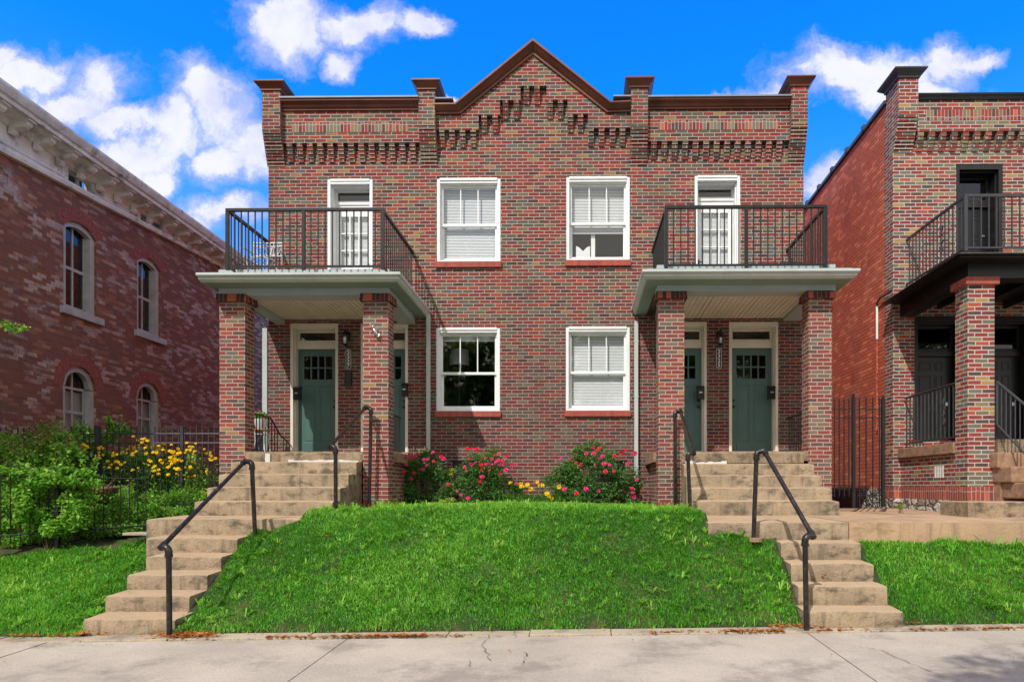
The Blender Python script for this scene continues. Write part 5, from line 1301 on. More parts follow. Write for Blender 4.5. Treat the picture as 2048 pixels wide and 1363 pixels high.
zfh = lambda y: ctz(y)-brz(y)
fz0 = MB()
ft = lambda y: ctz(y)-0.27
def fz(y, t): return brz(y)+(ft(y)-brz(y))*t
edges = [y0w]+[v for a_ in att for v in a_[:2]]+[y1w]
for a, b in zip(edges, edges[1:]):
    hole = any(abs(a-t_[0]) < 1e-6 for t_ in att)
    if hole:
        fz0.add([(LX+0.03, a, brz(a)), (LX+0.03, b, brz(b)), (LX+0.03, b, fz(b, 0.2)), (LX+0.03, a, fz(a, 0.2)), (LX-0.2, a, fz(a, 0.2)), (LX-0.2, b, fz(b, 0.2))], [(0,1,2,3), (3,2,5,4)])
        fz0.add([(LX+0.03, a, fz(a, 0.74)), (LX+0.03, b, fz(b, 0.74)), (LX+0.03, b, ft(b)), (LX+0.03, a, ft(a)), (LX-0.2, a, fz(a, 0.74)), (LX-0.2, b, fz(b, 0.74))], [(0,1,2,3), (4,5,1,0)])
        fz0.add([(LX+0.03, a, fz(a, 0.2)), (LX+0.03, a, fz(a, 0.74)), (LX-0.2, a, fz(a, 0.74)), (LX-0.2, a, fz(a, 0.2)), (LX+0.03, b, fz(b, 0.2)), (LX+0.03, b, fz(b, 0.74)), (LX-0.2, b, fz(b, 0.74)), (LX-0.2, b, fz(b, 0.2))], [(0,1,2,3), (7,6,5,4)])
    else: fz0.add([(LX+0.03, a, brz(a)), (LX+0.03, b, brz(b)), (LX+0.03, b, ft(b)), (LX+0.03, a, ft(a))], [(0,1,2,3)])
    if not hole:
        L_ = b-a; np_ = max(1, round(L_/1.9))
        for k in range(np_):
            u, v = a+L_*k/np_+0.14, a+L_*(k+1)/np_-0.14
            if v-u < 0.3: continue
            for (p, q, r_, s2) in ((u, v, 0.22, 0.27), (u, v, 0.86, 0.91), (u, u+0.04, 0.27, 0.86), (v-0.04, v, 0.27, 0.86)):
                fz0.add([(LX+0.05, p, fz(p, r_)), (LX+0.05, q, fz(q, r_)), (LX+0.05, q, fz(q, s2)), (LX+0.05, p, fz(p, s2)), (LX+0.03, p, fz(p, r_)), (LX+0.03, q, fz(q, r_)), (LX+0.03, q, fz(q, s2)), (LX+0.03, p, fz(p, s2))], [(0,1,2,3), (3,2,6,7), (4,5,1,0), (1,5,6,2), (0,3,7,4)])
fz0.build('frieze', M['oldwood'], lh)
for (a, b, c, e) in att:
    c, e = fz(a, 0.2), fz(b, 0.74)
    s = MB(); s.box(LX-0.10, LX-0.05, a, b, c-0.02, c+0.05); s.box(LX-0.10, LX-0.05, a, b, e-0.06, e+0.1); s.box(LX-0.10, LX-0.05, (a+b)/2-0.03, (a+b)/2+0.03, c+0.05, e-0.06)
    for yv_ in (a, b-0.05): s.box(LX-0.10, LX-0.05, yv_, yv_+0.05, c+0.05, e-0.06)
    o = s.build('attic_window', M['oldframe'], lh)
    MB().add([(LX-0.08, a, c), (LX-0.08, b, c-0.05), (LX-0.08, b, e), (LX-0.08, a, e+0.1)], [(0,1,2,3)]).build('pane', M['glassdark'], o)
    MB().box(LX-0.5, LX-0.48, a-0.3, b+0.3, c-0.3, e+0.3).build('backing', M['dark'], o)
lsweep('frieze_moulding', [(0.0, -0.06), (0.10, -0.06), (0.12, 0.0), (0.10, 0.05), (0.05, 0.08), (0.0, 0.08)], M['oldwood'], brz)
lsweep('soffit', [(0.0, -0.10), (0.06, -0.10), (0.10, -0.02), (0.10, 0.0), (OV-0.12, 0.02), (OV-0.12, 0.06), (0, 0.06)], M['oldwood'], lambda y: ft(y)-0.005)
lsweep('cornice', [(0.0, 0.0), (OV-0.11, 0.0), (OV-0.10, 0.07), (OV-0.06, 0.09), (OV-0.03, 0.14), (OV, 0.20), (OV, 0.245), (OV-0.02, 0.26), (-0.3, 0.28)], M['oldrust'], lambda y: ctz(y)-0.26)
ym_ = y0w+0.27
k = 0
while ym_ < y1w-0.3:
    z = ft(ym_)-0.005
    w2 = 0.13
    pr_ = [(0.05, -0.24), (0.12, -0.25), (0.16, -0.21), (0.15, -0.16), (0.24, -0.13), (0.34, -0.12), (0.40, -0.08), (0.42, -0.02), (0.42, 0.02), (0.09, 0.02)]
    md = MB()
    vs = [(LX+o_, ym_-w2/2, z+u_) for o_, u_ in pr_]+[(LX+o_, ym_+w2/2, z+u_) for o_, u_ in pr_]; nn = len(pr_)
    md.add(vs, [tuple(range(nn))[::-1], tuple(range(nn, 2*nn))]+[(i, (i+1) % nn, (i+1) % nn+nn, i+nn) for i in range(nn)])
    md.box(LX+0.08, LX+0.47, ym_-w2/2-0.025, ym_+w2/2+0.025, z-0.02, z+0.03)
    ym_ += 0.545; md.build('modillion', M['oldwood'], lh)
# plain grey painted rear wing
MB().box(LX-6, LX-0.25, y1w+0.001, Y(30), 0.6, 7.7).build('rear_wing', M['brick_grey'], lh)
m = MB(); frame_ring(m, 0, 1, 0, 1, 0.1, 0, 1)
dq = ldep(513); yw = Y(22.2)
MB().box(LX-0.25, LX-0.2, yw, yw+1.0, 1.9, 4.9).build('wing_window_frame', M['oldframe'], lh)

# iron fences
def picket_fence(name, label, A, B, zt0_, zt1_, zb0_, zb1_, pitch, hoop=False, posts=(), mat=None):
    """fence from A to B (x, y); zt/zb = heights of picket tip and foot at both ends"""
    mat = mat or M['iron2']; A, B = Vector(A), Vector(B); L_ = (B-A).length; u = (B-A)/L_; nrm = Vector((-u.y, u.x))
    root = thing(name, label, 'fence', ((A.x+B.x)/2, (A.y+B.y)/2, zb0_))
    rails = MB(); pk = MB(); r = 0.008; n = int(L_/pitch)
    def zz_(f, a, b): return a+(b-a)*f
    for (o0, o1) in ((-0.13, None), (-0.29, None), (None, 0.12)):
        p = []
        for f in (0, 1):
            z = zz_(f, zt0_, zt1_)+o0 if o0 is not None else zz_(f, zb0_, zb1_)+o1
            q_ = A.lerp(B, f); p.append((q_.x, q_.y, z))
        if hoop and o0 == -0.29: continue
        rails.tube(p, 0.012, 6)
    rails.build('rail', mat, root)
    for k in range(n+1):
        f = k/n; q_ = A.lerp(B, f); z0, z1 = zz_(f, zb0_, zb1_), zz_(f, zt0_, zt1_)
        if hoop:
            if k % 2 == 0 and k < n:
                q2 = A.lerp(B, (k+1)/n); rad = pitch/2
                pts = [(q_.x, q_.y, z0), (q_.x, q_.y, z1-rad)]
                for a in range(1, 7):
                    an = math.pi*a/6; c_ = q_.lerp(q2, (1-math.cos(an))/2); pts.append((c_.x, c_.y, z1-rad+rad*math.sin(an)*1.2))
                pts.append((q2.x, q2.y, z0)); pk.tube(pts, 0.0075, 5, cap=False)
        else:
            pk.box(q_.x-r, q_.x+r, q_.y-r, q_.y+r, z0, z1-0.05)
            pk.lathe((q_.x, q_.y, z1-0.05), [(0.009, 0), (0.018, 0.012), (0.009, 0.024), (0.016, 0.03), (0.002, 0.07)], 5)
    pk.build('pickets', mat, root)
    for f in posts:
        q_ = A.lerp(B, f); m = MB(); w = 0.027; z1 = zz_(f, zt0_, zt1_); z0 = zz_(f, zb0_, zb1_)
        m.box(q_.x-w, q_.x+w, q_.y-w, q_.y+w, z0-0.1, z1-0.02); m.box(q_.x-w-0.008, q_.x+w+0.008, q_.y-w-0.008, q_.y+w+0.008, z1-0.02, z1+0.005)
        m.build('fence_post', mat, root)
    return root
dfn = 11.3; fa, fb = X(-130, dfn), X(441, dfn)
def fr_(px): return (X(px, dfn)-fa)/(fb-fa)
picket_fence('iron_fence', 'tall dark iron picket fence standing between garden flowers and the old house', (fa, Y(dfn)), (fb, Y(dfn)), Z(852, dfn, 100), Z(852, dfn, 300), 1.05, 1.10, 0.103, False, (fr_(88), fr_(196), fr_(365)))
A = (X(-60, 8.7), Y(8.7)); B = (X(292, 9.75), Y(9.75))
picket_fence('hoop_fence', 'low black hoop-topped iron fence overgrown with vines', A, B, Z(930, 8.8, 0), Z(940, 9.7, 250), Z(1092, 8.8, 0), Z(1066, 9.7, 250), 0.10, True, (0.0, 0.47), M['iron'])

yv0 = Y(11.05); zv = Z(943, 11.15, 1855); vb = MB()
for k in range(4): vb.box(SXN-0.012, SXN-0.0005, yv0+k*0.075, yv0+k*0.075+0.038, zv-0.10, zv+0.10)
vb.build('brick_vent', M['patchw'], nb)
# ------------------------------------------------------------------ plants
def mesh_np(name, V, faces, tone, mat, parent=None, loc=(0, 0, 0)):
    """V (n,3); faces = list of (k, array m x k)"""
    me = bpy.data.meshes.new(name); V = np.asarray(V, np.float32) - np.array(loc, np.float32)
    me.vertices.add(len(V)); me.vertices.foreach_set('co', V.ravel())
    tot = sum(a.size for _, a in faces); npoly = sum(len(a) for _, a in faces)
    me.loops.add(tot); me.polygons.add(npoly)
    me.loops.foreach_set('vertex_index', np.concatenate([a.ravel() for _, a in faces]).astype(np.int32))
    st = []; s0 = 0
    for k, a in faces: st.append(s0+np.arange(len(a))*k); s0 += a.size
    me.polygons.foreach_set('loop_start', np.concatenate(st).astype(np.int32))
    try: me.polygons.foreach_set('loop_total', np.concatenate([np.full(len(a), k) for k, a in faces]).astype(np.int32))
    except Exception: pass
    at_ = me.attributes.new('tone', 'FLOAT', 'POINT'); at_.data.foreach_set('value', np.asarray(tone, np.float32))
    me.update(calc_edges=True); me.materials.append(mat)
    o = bpy.data.objects.new(name, me); SC.collection.objects.link(o); o.location = loc
    if parent is not None:
        base = Vector((0, 0, 0)); p = parent
        while p is not None: base += p.location; p = p.parent
        o.parent = parent; o.location = Vector(loc)-base
    return o
def leaf_arrays(C, size, rs, up=0.35, aspect=0.55, fold=0.25, facing=None):
    n = len(C); size = np.broadcast_to(size, (n,)).reshape(n, 1)
    nrm = rs.normal(size=(n, 3)); nrm[:, 2] = np.abs(nrm[:, 2])+up
    if facing is not None: nrm = nrm*0.6+np.array(facing)
    nrm /= np.linalg.norm(nrm, axis=1, keepdims=True)
    a = rs.normal(size=(n, 3)); a -= (a*nrm).sum(1, keepdims=True)*nrm; a /= np.linalg.norm(a, axis=1, keepdims=True); b = np.cross(nrm, a)
    base = C-a*size*0.5; tip = C+a*size*0.5-nrm*size*0.12; l = C+b*size*aspect*0.5+nrm*size*fold*0.4; r = C-b*size*aspect*0.5+nrm*size*fold*0.4
    V = np.stack([base, l, tip, r], 1).reshape(-1, 3)
    idx = np.arange(n)[:, None]*4
    return V, np.concatenate([idx+np.array([0, 1, 2]), idx+np.array([0, 2, 3])], 0)
def leaves(name, C, size, mat, parent, seed=1, loc=None, tone=None, **kw):
    rs = np.random.RandomState(seed); C = np.asarray(C)
    V, Fc = leaf_arrays(C, size, rs, **kw)
    t = rs.rand(len(C)) if tone is None else tone
    if loc is None:
        base = Vector((0, 0, 0)); p = parent
        while p is not None: base += p.location; p = p.parent
        loc = tuple(base)
    return mesh_np(name, V, [(3, Fc)], np.repeat(t, 4), mat, parent, loc)
def clumps(rs, n, lobes):
    """points spread through ellipsoidal lobes, denser towards their shells; lobes = [(x,y,z,rx,ry,rz,weight)]"""
    w = np.array([l[6] for l in lobes], float); w /= w.sum(); out = []
    for l, k in zip(lobes, rs.multinomial(n, w)):
        v = rs.normal(size=(k, 3)); v /= np.linalg.norm(v, axis=1, keepdims=True); r = rs.rand(k, 1)**0.45
        out.append(np.array(l[:3])+v*r*np.array(l[3:6]))
    return np.concatenate(out)
def sub_lobes(rs, lobes, per, f=0.32):
    out = []
    for l in lobes:
        v = rs.normal(size=(per, 3)); v /= np.linalg.norm(v, axis=1, keepdims=True); r = 0.55+0.5*rs.rand(per, 1)
        for c in np.array(l[:3])+v*r*np.array(l[3:6])*0.8:
            s = rs.uniform(0.7, 1.3)*f; out.append((c[0], c[1], c[2], l[3]*s, l[4]*s, l[5]*s, l[6]))
    return out
def stems(rs, root_pt, tips, r=0.006, mid=0.5):
    m = MB()
    for tp in tips:
        a = Vector(root_pt)+Vector((rs.uniform(-.08, .08), rs.uniform(-.06, .06), 0)); b = Vector(tp)
        c = a.lerp(b, 0.5)+Vector((rs.uniform(-.05, .05), rs.uniform(-.05, .05), rs.uniform(0, .08)))
        m.tube([a, c, b], [r, r*0.75, r*0.35], 5, cap=False)
    return m
def flower_mesh(P, size, rs, petals=7, facing=(0, -0.8, 0.5)):
    V = []; Fc = []; k = 0
    for p in P:
        s = size*rs.uniform(0.75, 1.2); n = np.array(facing)+rs.normal(size=3)*0.45; n /= np.linalg.norm(n)
        a = np.cross(n, [0.3, 0.2, 1]); a /= np.linalg.norm(a); b = np.cross(n, a)
        for ring, (rr, lift) in enumerate(((1.0, 0.05), (0.62, 0.28))):
            for i in range(petals):
                th = 2*math.pi*(i+0.5*ring)/petals+rs.uniform(-.2, .2); u = a*math.cos(th)+b*math.sin(th); w = np.cross(n, u)
                q = [p, p+(u*0.6+w*0.38)*s*rr*0.5+n*s*lift, p+u*s*rr*0.52+n*s*lift*1.1, p+(u*0.6-w*0.38)*s*rr*0.5+n*s*lift]
                V += q; Fc += [(k, k+1, k+2), (k, k+2, k+3)]; k += 4
    return np.array(V), np.array(Fc)
def flowers(P, size, mat, parent, seed, name='blossoms', **kw):
    rs = np.random.RandomState(seed); V, Fc = flower_mesh(np.asarray(P), size, rs, **kw)
    base = Vector((0, 0, 0)); p = parent
    while p is not None: base += p.location; p = p.parent
    return mesh_np(name, V, [(3, Fc)], np.repeat(rs.rand(len(V)//4), 4), mat, parent, tuple(base))

# grass blades on the three lawns ------------------------------------------------
def keep_lawn(x, y):
    d = y+12.8
    k = np.ones(len(x), bool)
    k &= ~((x > CL_X0+0.02) & (x < -4.43-0.07*np.clip((d-7.5)/1.2, 0, 1)) & (d < 9.1))          # left lower flight
    k &= ~((x > -6.02) & (x < X(600, 9.05)+0.02) & (d > 9.02))             # left landing
    k &= ~((x > -5.85) & (x < -3.28) & (d > 9.8))
    k &= ~((x > 2.40) & (x < 3.46) & (d < 8.3))  # right lower flight
    k &= ~((x > X(1417, 8.17)) & (d > 8.15))                                # right landing and path
    k &= ~((d > 12.15) & (x > -3.3)) & ~((x > 1.3) & (d > 10.95)) 
    k &= ~((x > -6.2) & (x < -3.2) & (d > 10.9))
    k &= ~((x < -6.0) & (d > 9.6+0.25*np.sin(x*2)))
    # worn soil at the left fence foot and beside the flights
    k &= ~((x < -6.6) & (d > 8.95+0.20*(x+8.5)+0.1*np.sin(x*5)))
    return k
def grass(name, n, seed, h=(0.045, 0.095), w=0.0065, box=(-15, 14, -5.72, 0.6), sel=None, lean=0.5, tone_hi=0.0):
    rs = np.random.RandomState(seed)
    x = rs.uniform(box[0], box[1], n); y = rs.uniform(box[2], box[3], n)
    k = keep_lawn(x, y); d = y+12.8
    px = 1158+x*F/d; k &= (px > -420) & (px < 2420)
    # fewer blades where the turf is thin, none over the kerb
    thin = np.sin(x*2.3+1)*np.sin(y*3.1)+np.sin(x*5.3+y*2.2)*0.5
    edge = (d-7.08)
    k &= (rs.rand(n) < np.clip(1.10+0.28*thin, 0.35, 1)) & (rs.rand(n) < np.clip(0.15+edge/np.maximum(0.05, 0.13+0.10*np.sin(x*3.7)+0.06*np.sin(x*9.1)), 0, 1))
    k &= ~((d > 9.8) & (rs.rand(n) < 0.35))
    if sel is not None: k &= sel(x, y, rs)
    x, y = x[k], y[k]; n = len(x); z = lumpy(x, y)
    d0_ = y+12.8; cl = 0.5+0.5*np.sin(x*4.1+2*np.sin(y*3.7))*np.sin(y*5.3+1.7*np.sin(x*2.9))
    H = rs.uniform(h[0], h[1], n)*(0.6+0.7*cl)*(1+0.5*(rs.rand(n) < 0.06)); Wd = w*rs.uniform(0.7, 1.4, n)
    az = rs.uniform(0, 2*np.pi, n); ln = rs.uniform(0.05, lean, n)+0.12*cl; dx, dy = np.cos(az), np.sin(az)
    dy = dy-0.25; wx, wy = -np.sin(az), np.cos(az); fr = rs.rand(n) < 0.6; wx = np.where(fr, 1.0, wx); wy = np.where(fr, 0.0, wy)
    B = np.stack([x, y, z-0.006], 1); U = np.stack([wx*Wd, wy*Wd, 0*x], 1); D = np.stack([dx, dy, 0*x], 1)
    mid = B+D*(H*ln*0.35)[:, None]+np.stack([0*x, 0*x, H*0.58], 1); tip = B+D*(H*ln*1.1)[:, None]+np.stack([0*x, 0*x, H*(1-0.3*ln)], 1)
    V = np.stack([B-U, B+U, mid+U*0.75, mid-U*0.75, tip], 1).reshape(-1, 3); i = np.arange(n)[:, None]*5
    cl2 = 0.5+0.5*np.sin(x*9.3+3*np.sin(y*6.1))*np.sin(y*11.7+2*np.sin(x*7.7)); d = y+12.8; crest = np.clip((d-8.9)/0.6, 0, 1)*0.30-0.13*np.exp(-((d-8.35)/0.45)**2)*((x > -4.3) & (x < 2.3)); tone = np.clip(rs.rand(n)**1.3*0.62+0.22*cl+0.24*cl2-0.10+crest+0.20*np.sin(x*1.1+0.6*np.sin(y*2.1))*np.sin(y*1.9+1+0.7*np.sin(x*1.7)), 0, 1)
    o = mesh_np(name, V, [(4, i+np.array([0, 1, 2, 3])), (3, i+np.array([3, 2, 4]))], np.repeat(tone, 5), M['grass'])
    tag(o, 'thick short green grass covering the lawn banks', 'grass', kind='stuff'); return o
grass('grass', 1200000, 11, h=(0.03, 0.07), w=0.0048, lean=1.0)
# broad-leaved weeds and crabgrass tufts
rs = np.random.RandomState(5); V = []; Q = []; TT = []; kk = 0
tx = rs.uniform(-9, 8, 3200); ty = rs.uniform(-5.6, -2.4, 3200); kp = keep_lawn(tx, ty); tx, ty = tx[kp], ty[kp]
for x0_, y0_, z0_ in zip(tx, ty, lumpy(tx, ty)):
    if rs.rand() < 0.25+0.4*math.sin(x0_*1.7+y0_): continue
    tn = rs.uniform(0.5, 0.95); big = rs.choice([0.6, 1.0, 1.5], p=[.5, .35, .15])
    for j in range(rs.randint(6, 12)):
        a = rs.uniform(0, 6.28); L_ = rs.uniform(0.07, 0.15)*big; w_ = rs.uniform(0.004, 0.008)*big**0.5; dx, dy = math.cos(a), math.sin(a); up = rs.uniform(0.3, 1.0)
        b = np.array([x0_, y0_, z0_]); m1 = b+np.array([dx*L_*0.4, dy*L_*0.4, L_*0.6*up+0.02]); t1 = b+np.array([dx*L_, dy*L_, L_*0.55*up+0.01]); s_ = np.array([-dy*w_, dx*w_, 0.0])
        V += [b-s_*0.6, b+s_*0.6, m1+s_, m1-s_, t1]; Q.append(kk); kk += 5; TT += [tn]*5
Q = np.array(Q)[:, None]
o = mesh_np('grass', np.array(V), [(4, Q+np.array([0, 1, 2, 3])), (3, Q+np.array([3, 2, 4]))], TT, M['grass']); tag(o, 'lighter spreading tufts of crabgrass among the lawn grass', 'weeds', kind='stuff')

# dead leaves along the kerb strip and at the post feet
def litter(name, regions, seed, label):
    rs = np.random.RandomState(seed); V = []; Fc = []; tn = []; k = 0
    for (x0_, x1_, y0_, y1_, n, zf, s0) in regions:
        for _ in range(n):
            x = rs.uniform(x0_, x1_); y = rs.triangular(y0_, (y0_+y1_)/2, y1_)
            if rs.rand() < 0.3+0.5*math.sin(x*3.1+seed): continue
            z = float(zf(x, y))+rs.uniform(0.006, 0.02); s = s0*rs.uniform(0.5, 1.2); th0 = rs.uniform(0, 6.28)
            tl = rs.normal(size=2)*0.35; c = np.array([x, y, z+s*0.15]); pts = []
            npt = rs.choice([5, 7]); 
            for j in range(npt*2):
                r_ = s*(0.5 if j % 2 == 0 else 0.22)*rs.uniform(0.8, 1.2); th = th0+math.pi*j/npt
                u, v = r_*math.cos(th), r_*math.sin(th)*0.8; pts.append(c+np.array([u, v, abs(u*tl[0]+v*tl[1])+rs.uniform(0, s*0.12)]))
            V.append(c); V += pts; m_ = len(pts)
            Fc += [(k, k+1+j, k+1+(j+1) % m_) for j in range(m_)]; t_ = rs.rand(); tn += [t_]*(m_+1); k += m_+1
    o = mesh_np(name, np.array(V), [(3, np.array(Fc))], tn, M['litter']); return tag(o, label, 'dead leaves', kind='stuff')
kz = lambda x, y: swz(x, y)+0.012
regs = [(X(60, 7)-1.2, X(165, 7), -5.86, -5.66, 90, kz, 0.055), (X(140, 7), X(205, 7), -5.80, -5.62, 40, kz, 0.06), (X(300, 7), X(420, 7), -5.93, -5.70, 170, kz, 0.065), (X(545, 7), X(860, 7), -5.96, -5.88, 300, lambda x, y: swz(x, y), 0.06),
        (X(860, 7), X(960, 7), -5.95, -5.88, 40, lambda x, y: swz(x, y), 0.05), (X(1290, 7), X(1440, 7), -5.95, -5.87, 120, lambda x, y: swz(x, y), 0.055), (X(1440, 7), X(1560, 7), -5.96, -5.86, 170, lambda x, y: swz(x, y), 0.06),
        (X(1540, 7), X(1640, 7), -5.86, -5.66, 60, kz, 0.06), (X(1620, 7), X(2100, 7), -5.95, -5.88, 260, lambda x, y: swz(x, y), 0.05), (X(1800, 7), X(1850, 7), -5.82, -5.66, 25, kz, 0.07),
        (-5, 5, -5.85, -5.70, 70, kz, 0.045), (-9, 9, -9.3, -5.95, 420, swz, 0.012), (X(560, 7), X(850, 7), -5.95, -5.89, 160, lambda x, y: swz(x, y), 0.05), (X(345, 7), X(440, 7), -5.98, -5.72, 110, kz, 0.07), (-6, 6, -7.2, -5.9, 22, swz, 0.04)]
litter('leaf_litter', regs, 4, 'brown and orange dead leaves drifted along the sidewalk edge')
litter('leaf_litter', [(-4.5, -3.2, -5.6, -3.9, 26, lambda x, y: lumpy(x, y)+0.05, 0.06), (-8.5, -5.6, -5.6, -3.4, 16, lambda x, y: lumpy(x, y)+0.06, 0.05), (2.3, 3.8, -5.6, -4.9, 14, lambda x, y: lumpy(x, y)+0.03, 0.05), (-1, 2, -5.6, -4.5, 8, lambda x, y: lumpy(x, y)+0.06, 0.05)], 9, 'scattered tan dead leaves lying on the lawn grass')

# rose bushes at the foot of the wall
ZB = 1.24
def rose_bush(label, pxc, d, w, h, seed, nfl, nl=2600, lobes=None, name='rose_bush', fl_px=None):
    rs = np.random.RandomState(seed); xc = X(pxc, d); yc = Y(d); z0 = float(lawn_z(xc, yc))-0.02
    root = thing(name, label, 'rose bush', (xc, yc, z0), 'rose bushes at the foot of the brick wall'); w *= 1.30; h *= 1.12; nl = int(nl*2.8)
    L = lobes or [(0, 0, .40, .9, .9, .85, 3), (-.5, 0, .30, .6, .8, .62, 2.2), (.5, 0, .30, .6, .8, .66, 2.2), (0.1, 0, .68, .6, .6, .55, 1.4), (-.3, 0, .62, .45, .6, .45, 1), (0, 0, .12, 1.0, .9, .25, 1.2)]
    L = [(xc+a*w/2, yc+b*0.3, z0+c*h, e*w/2*0.9, f*0.30, g*h/2*0.9, k) for a, b, c, e, f, g, k in L]
    SL = sub_lobes(rs, L, 14, 0.36)
    C = clumps(rs, nl, SL); C = C[(C[:, 2] > z0+0.01) & (C[:, 1] < -0.03)]
    leaves('foliage', C, rs.uniform(0.034, 0.064, len(C)), M['rose'], root, seed)
    tips = C[rs.choice(len(C), 60)]; tips = tips[tips[:, 2] > z0+0.25*h]
    st_ = stems(rs, (xc, yc, z0), tips, 0.006)
    tops = []
    for _ in range(int(w*16)):
        p = C[rs.randint(len(C))]; 
        if p[2] < z0+0.5*h and len(tops) > 2: continue
        q = p+np.array([rs.uniform(-.06, .06), rs.uniform(-.04, .02), rs.uniform(0.06, 0.2)]); st_.tube([p, q], [0.004, 0.002], 4, cap=False); tops.append(q)
    st_.build('stems', M['bark'], root)
    tops = np.array(tops)
    nn = np.repeat(tops, 9, 0)+rs.normal(size=(len(tops)*9, 3))*0.035; leaves('new_growth', nn, rs.uniform(0.022, 0.04, len(nn)), M['newleaf'], root, seed+1)
    if fl_px is not None:
        P = np.array([tuple(at(a, b, d-0.33-0.1*rs.rand())) for a, b in fl_px])
        stp = MB()
        for p in P:
            j = np.argmin(((C-p)**2).sum(1)); stp.tube([C[j], p], [0.003, 0.002], 4, cap=False)
        stp.build('flower_stalks', M['rose'], root)
    else: P = C[rs.choice(len(C), nfl)]+np.array([0, -0.1, 0.04])
    half = rs.rand(len(P)) < 0.55
    if half.any(): flowers(P[half], 0.085, M['pink'], root, seed+2, 'pink_blossoms')
    if (~half).any(): flowers(P[~half], 0.08, M['redp'], root, seed+3, 'red_blossoms')
    return root
rose_bush('rose bush full of pink and red blooms behind the squirrel pillar', 846, 12.25, 1.15, 1.05, 21, 20, 3000,
  fl_px=[(804,911),(812,914),(823,917),(830,911),(848,919),(856,918),(866,904),(867,922),(854,931),(812,930),(808,943),(828,945),(789,959),(799,971),(823,957),(840,940),(882,913),(887,917),(846,938),(897,969)])
rose_bush('rose bush covered most densely with pink blooms, beside the lower dark window', 972, 12.3, 1.15, 1.06, 33, 34, 3000,
  fl_px=[(934,897),(943,898),(954,898),(990,910),(998,908),(1014,912),(938,917),(964,917),(975,916),(984,918),(996,920),(1007,919),(943,928),(952,925),(962,929),(972,928),(978,928),(984,929),(998,931),(1008,929),(1019,928),(1023,931),(929,933),(933,941),(964,940),(979,940),(985,936),(1012,939),(999,947),(964,953),(960,962),(1032,965),(915,982),(936,996),(922,990),(992,924),(1004,925),(1031,928)])
rose_bush('widest rose bush, its tall reddish shoots rising under the blind-covered window', 1180, 12.25, 1.45, 1.2, 45, 26, 4200,
  fl_px=[(1109,906),(1122,916),(1141,911),(1140,917),(1186,895),(1195,900),(1200,895),(1172,906),(1187,906),(1197,917),(1205,912),(1152,925),(1162,929),(1190,931),(1208,927),(1219,930),(1211,942),(1212,944),(1228,942),(1229,911),(1243,904),(1252,899),(1129,978),(1153,986),(1172,977),(1197,981),(1254,928),(1257,923)])
rose_bush('small rose sprig with red flowers climbing the white downspout', 1268, 12.35, 0.42, 0.62, 57, 6, 420, lobes=[(0, 0, .25, .8, .6, .5, 2), (.2, 0, .6, .4, .5, .5, .5)],
  fl_px=[(1270,906),(1274,959),(1264,976),(1265,985),(1268,993)])

def lily_clump(label, pxc, d, w, n, seed, fl_px):
    rs = np.random.RandomState(seed); xc = X(pxc, d); yc = Y(d); z0 = float(lawn_z(xc, yc))-0.01
    root = thing('daylily', label, 'daylily', (xc, yc, z0), 'yellow daylilies between the rose bushes')
    V = []; Q = []; T3 = []; tn = []; k = 0
    for _ in range(n):
        bx_, by_ = xc+rs.normal()*w*0.28, yc+rs.normal()*0.10; a = rs.uniform(0, 6.28); L_ = rs.uniform(0.22, 0.42); w_ = rs.uniform(0.005, 0.009); dx, dy = math.cos(a), math.sin(a)
        s_ = np.array([w_, 0, 0]) if rs.rand() < .6 else np.array([-dy*w_, dx*w_, 0]); tnn = rs.rand()
        pr_ = None
        for t_ in (0, .3, .6, .85, 1.0):
            p = np.array([bx_+dx*L_*0.75*t_*t_, min(by_+dy*L_*0.5*t_*t_, -0.03), z0+L_*(1.5*t_-1.05*t_*t_)]); ww = s_*(1-t_*0.85)
            V += [p-ww, p+ww]; tn += [tnn]*2
            if pr_ is not None: Q.append((pr_, pr_+1, k+1, k))
            pr_ = k; k += 2
    mesh_np('leaf_blades', np.array(V), [(4, np.array(Q))], tn, M['lily'], root, (xc, yc, z0))
    P = np.array([tuple(at(a, b, d-0.1)) for a, b in fl_px]); m = MB()
    for p in P: m.tube([(p[0]+rs.uniform(-.05, .05), yc, z0), (p[0]*1.0, (yc+p[1])/2, (z0+p[2])/2+0.05), p], [0.005, 0.004, 0.003], 5, cap=False)
    m.build('stalks', M['lily'], root); flowers(P, 0.10, M['yellow'], root, seed, petals=6)
lily_clump('daylily clump with yellow flowers, nearest the dense pink rose bush', 1033, 12.1, 0.5, 130, 3, [(1021,966),(1042,968),(1044,973),(1055,969)])
lily_clump('daylily clump with yellow flowers at the middle of the bed', 1072, 12.15, 0.5, 130, 4, [(1061,978),(1074,964),(1076,970),(1085,970)])
lily_clump('daylily clump with orange-yellow flowers in front of the widest rose bush', 1106, 12.0, 0.45, 120, 6, [(1094,987),(1102,996),(1118,973),(1098,992)])
rs = np.random.RandomState(8)
def small_plant(name, label, pxc, py, d, r, hh, n, mat, seed, cat='shrub', size=(0.03, 0.05)):
    rs = np.random.RandomState(seed); c = at(pxc, py, d); z0 = float(lawn_z(c.x, c.y))
    root = thing(name, label, cat, (c.x, c.y, z0))
    C = clumps(rs, n, sub_lobes(rs, [(c.x, c.y, c.z, r, r*0.7, hh/2, 1)], 8, 0.45)); C = C[(C[:, 2] > z0) & (C[:, 1] < -0.02)]
    leaves('foliage', C, rs.uniform(*size, len(C)), mat, root, seed)
    stems(rs, (c.x, c.y, z0), C[rs.choice(len(C), 10)], 0.005).build('stems', M['bark'], root)
small_plant('hydrangea', 'lime-green hydrangea head by the basement window', 903, 943, 12.3, 0.10, 0.22, 260, M['lime'], 12)
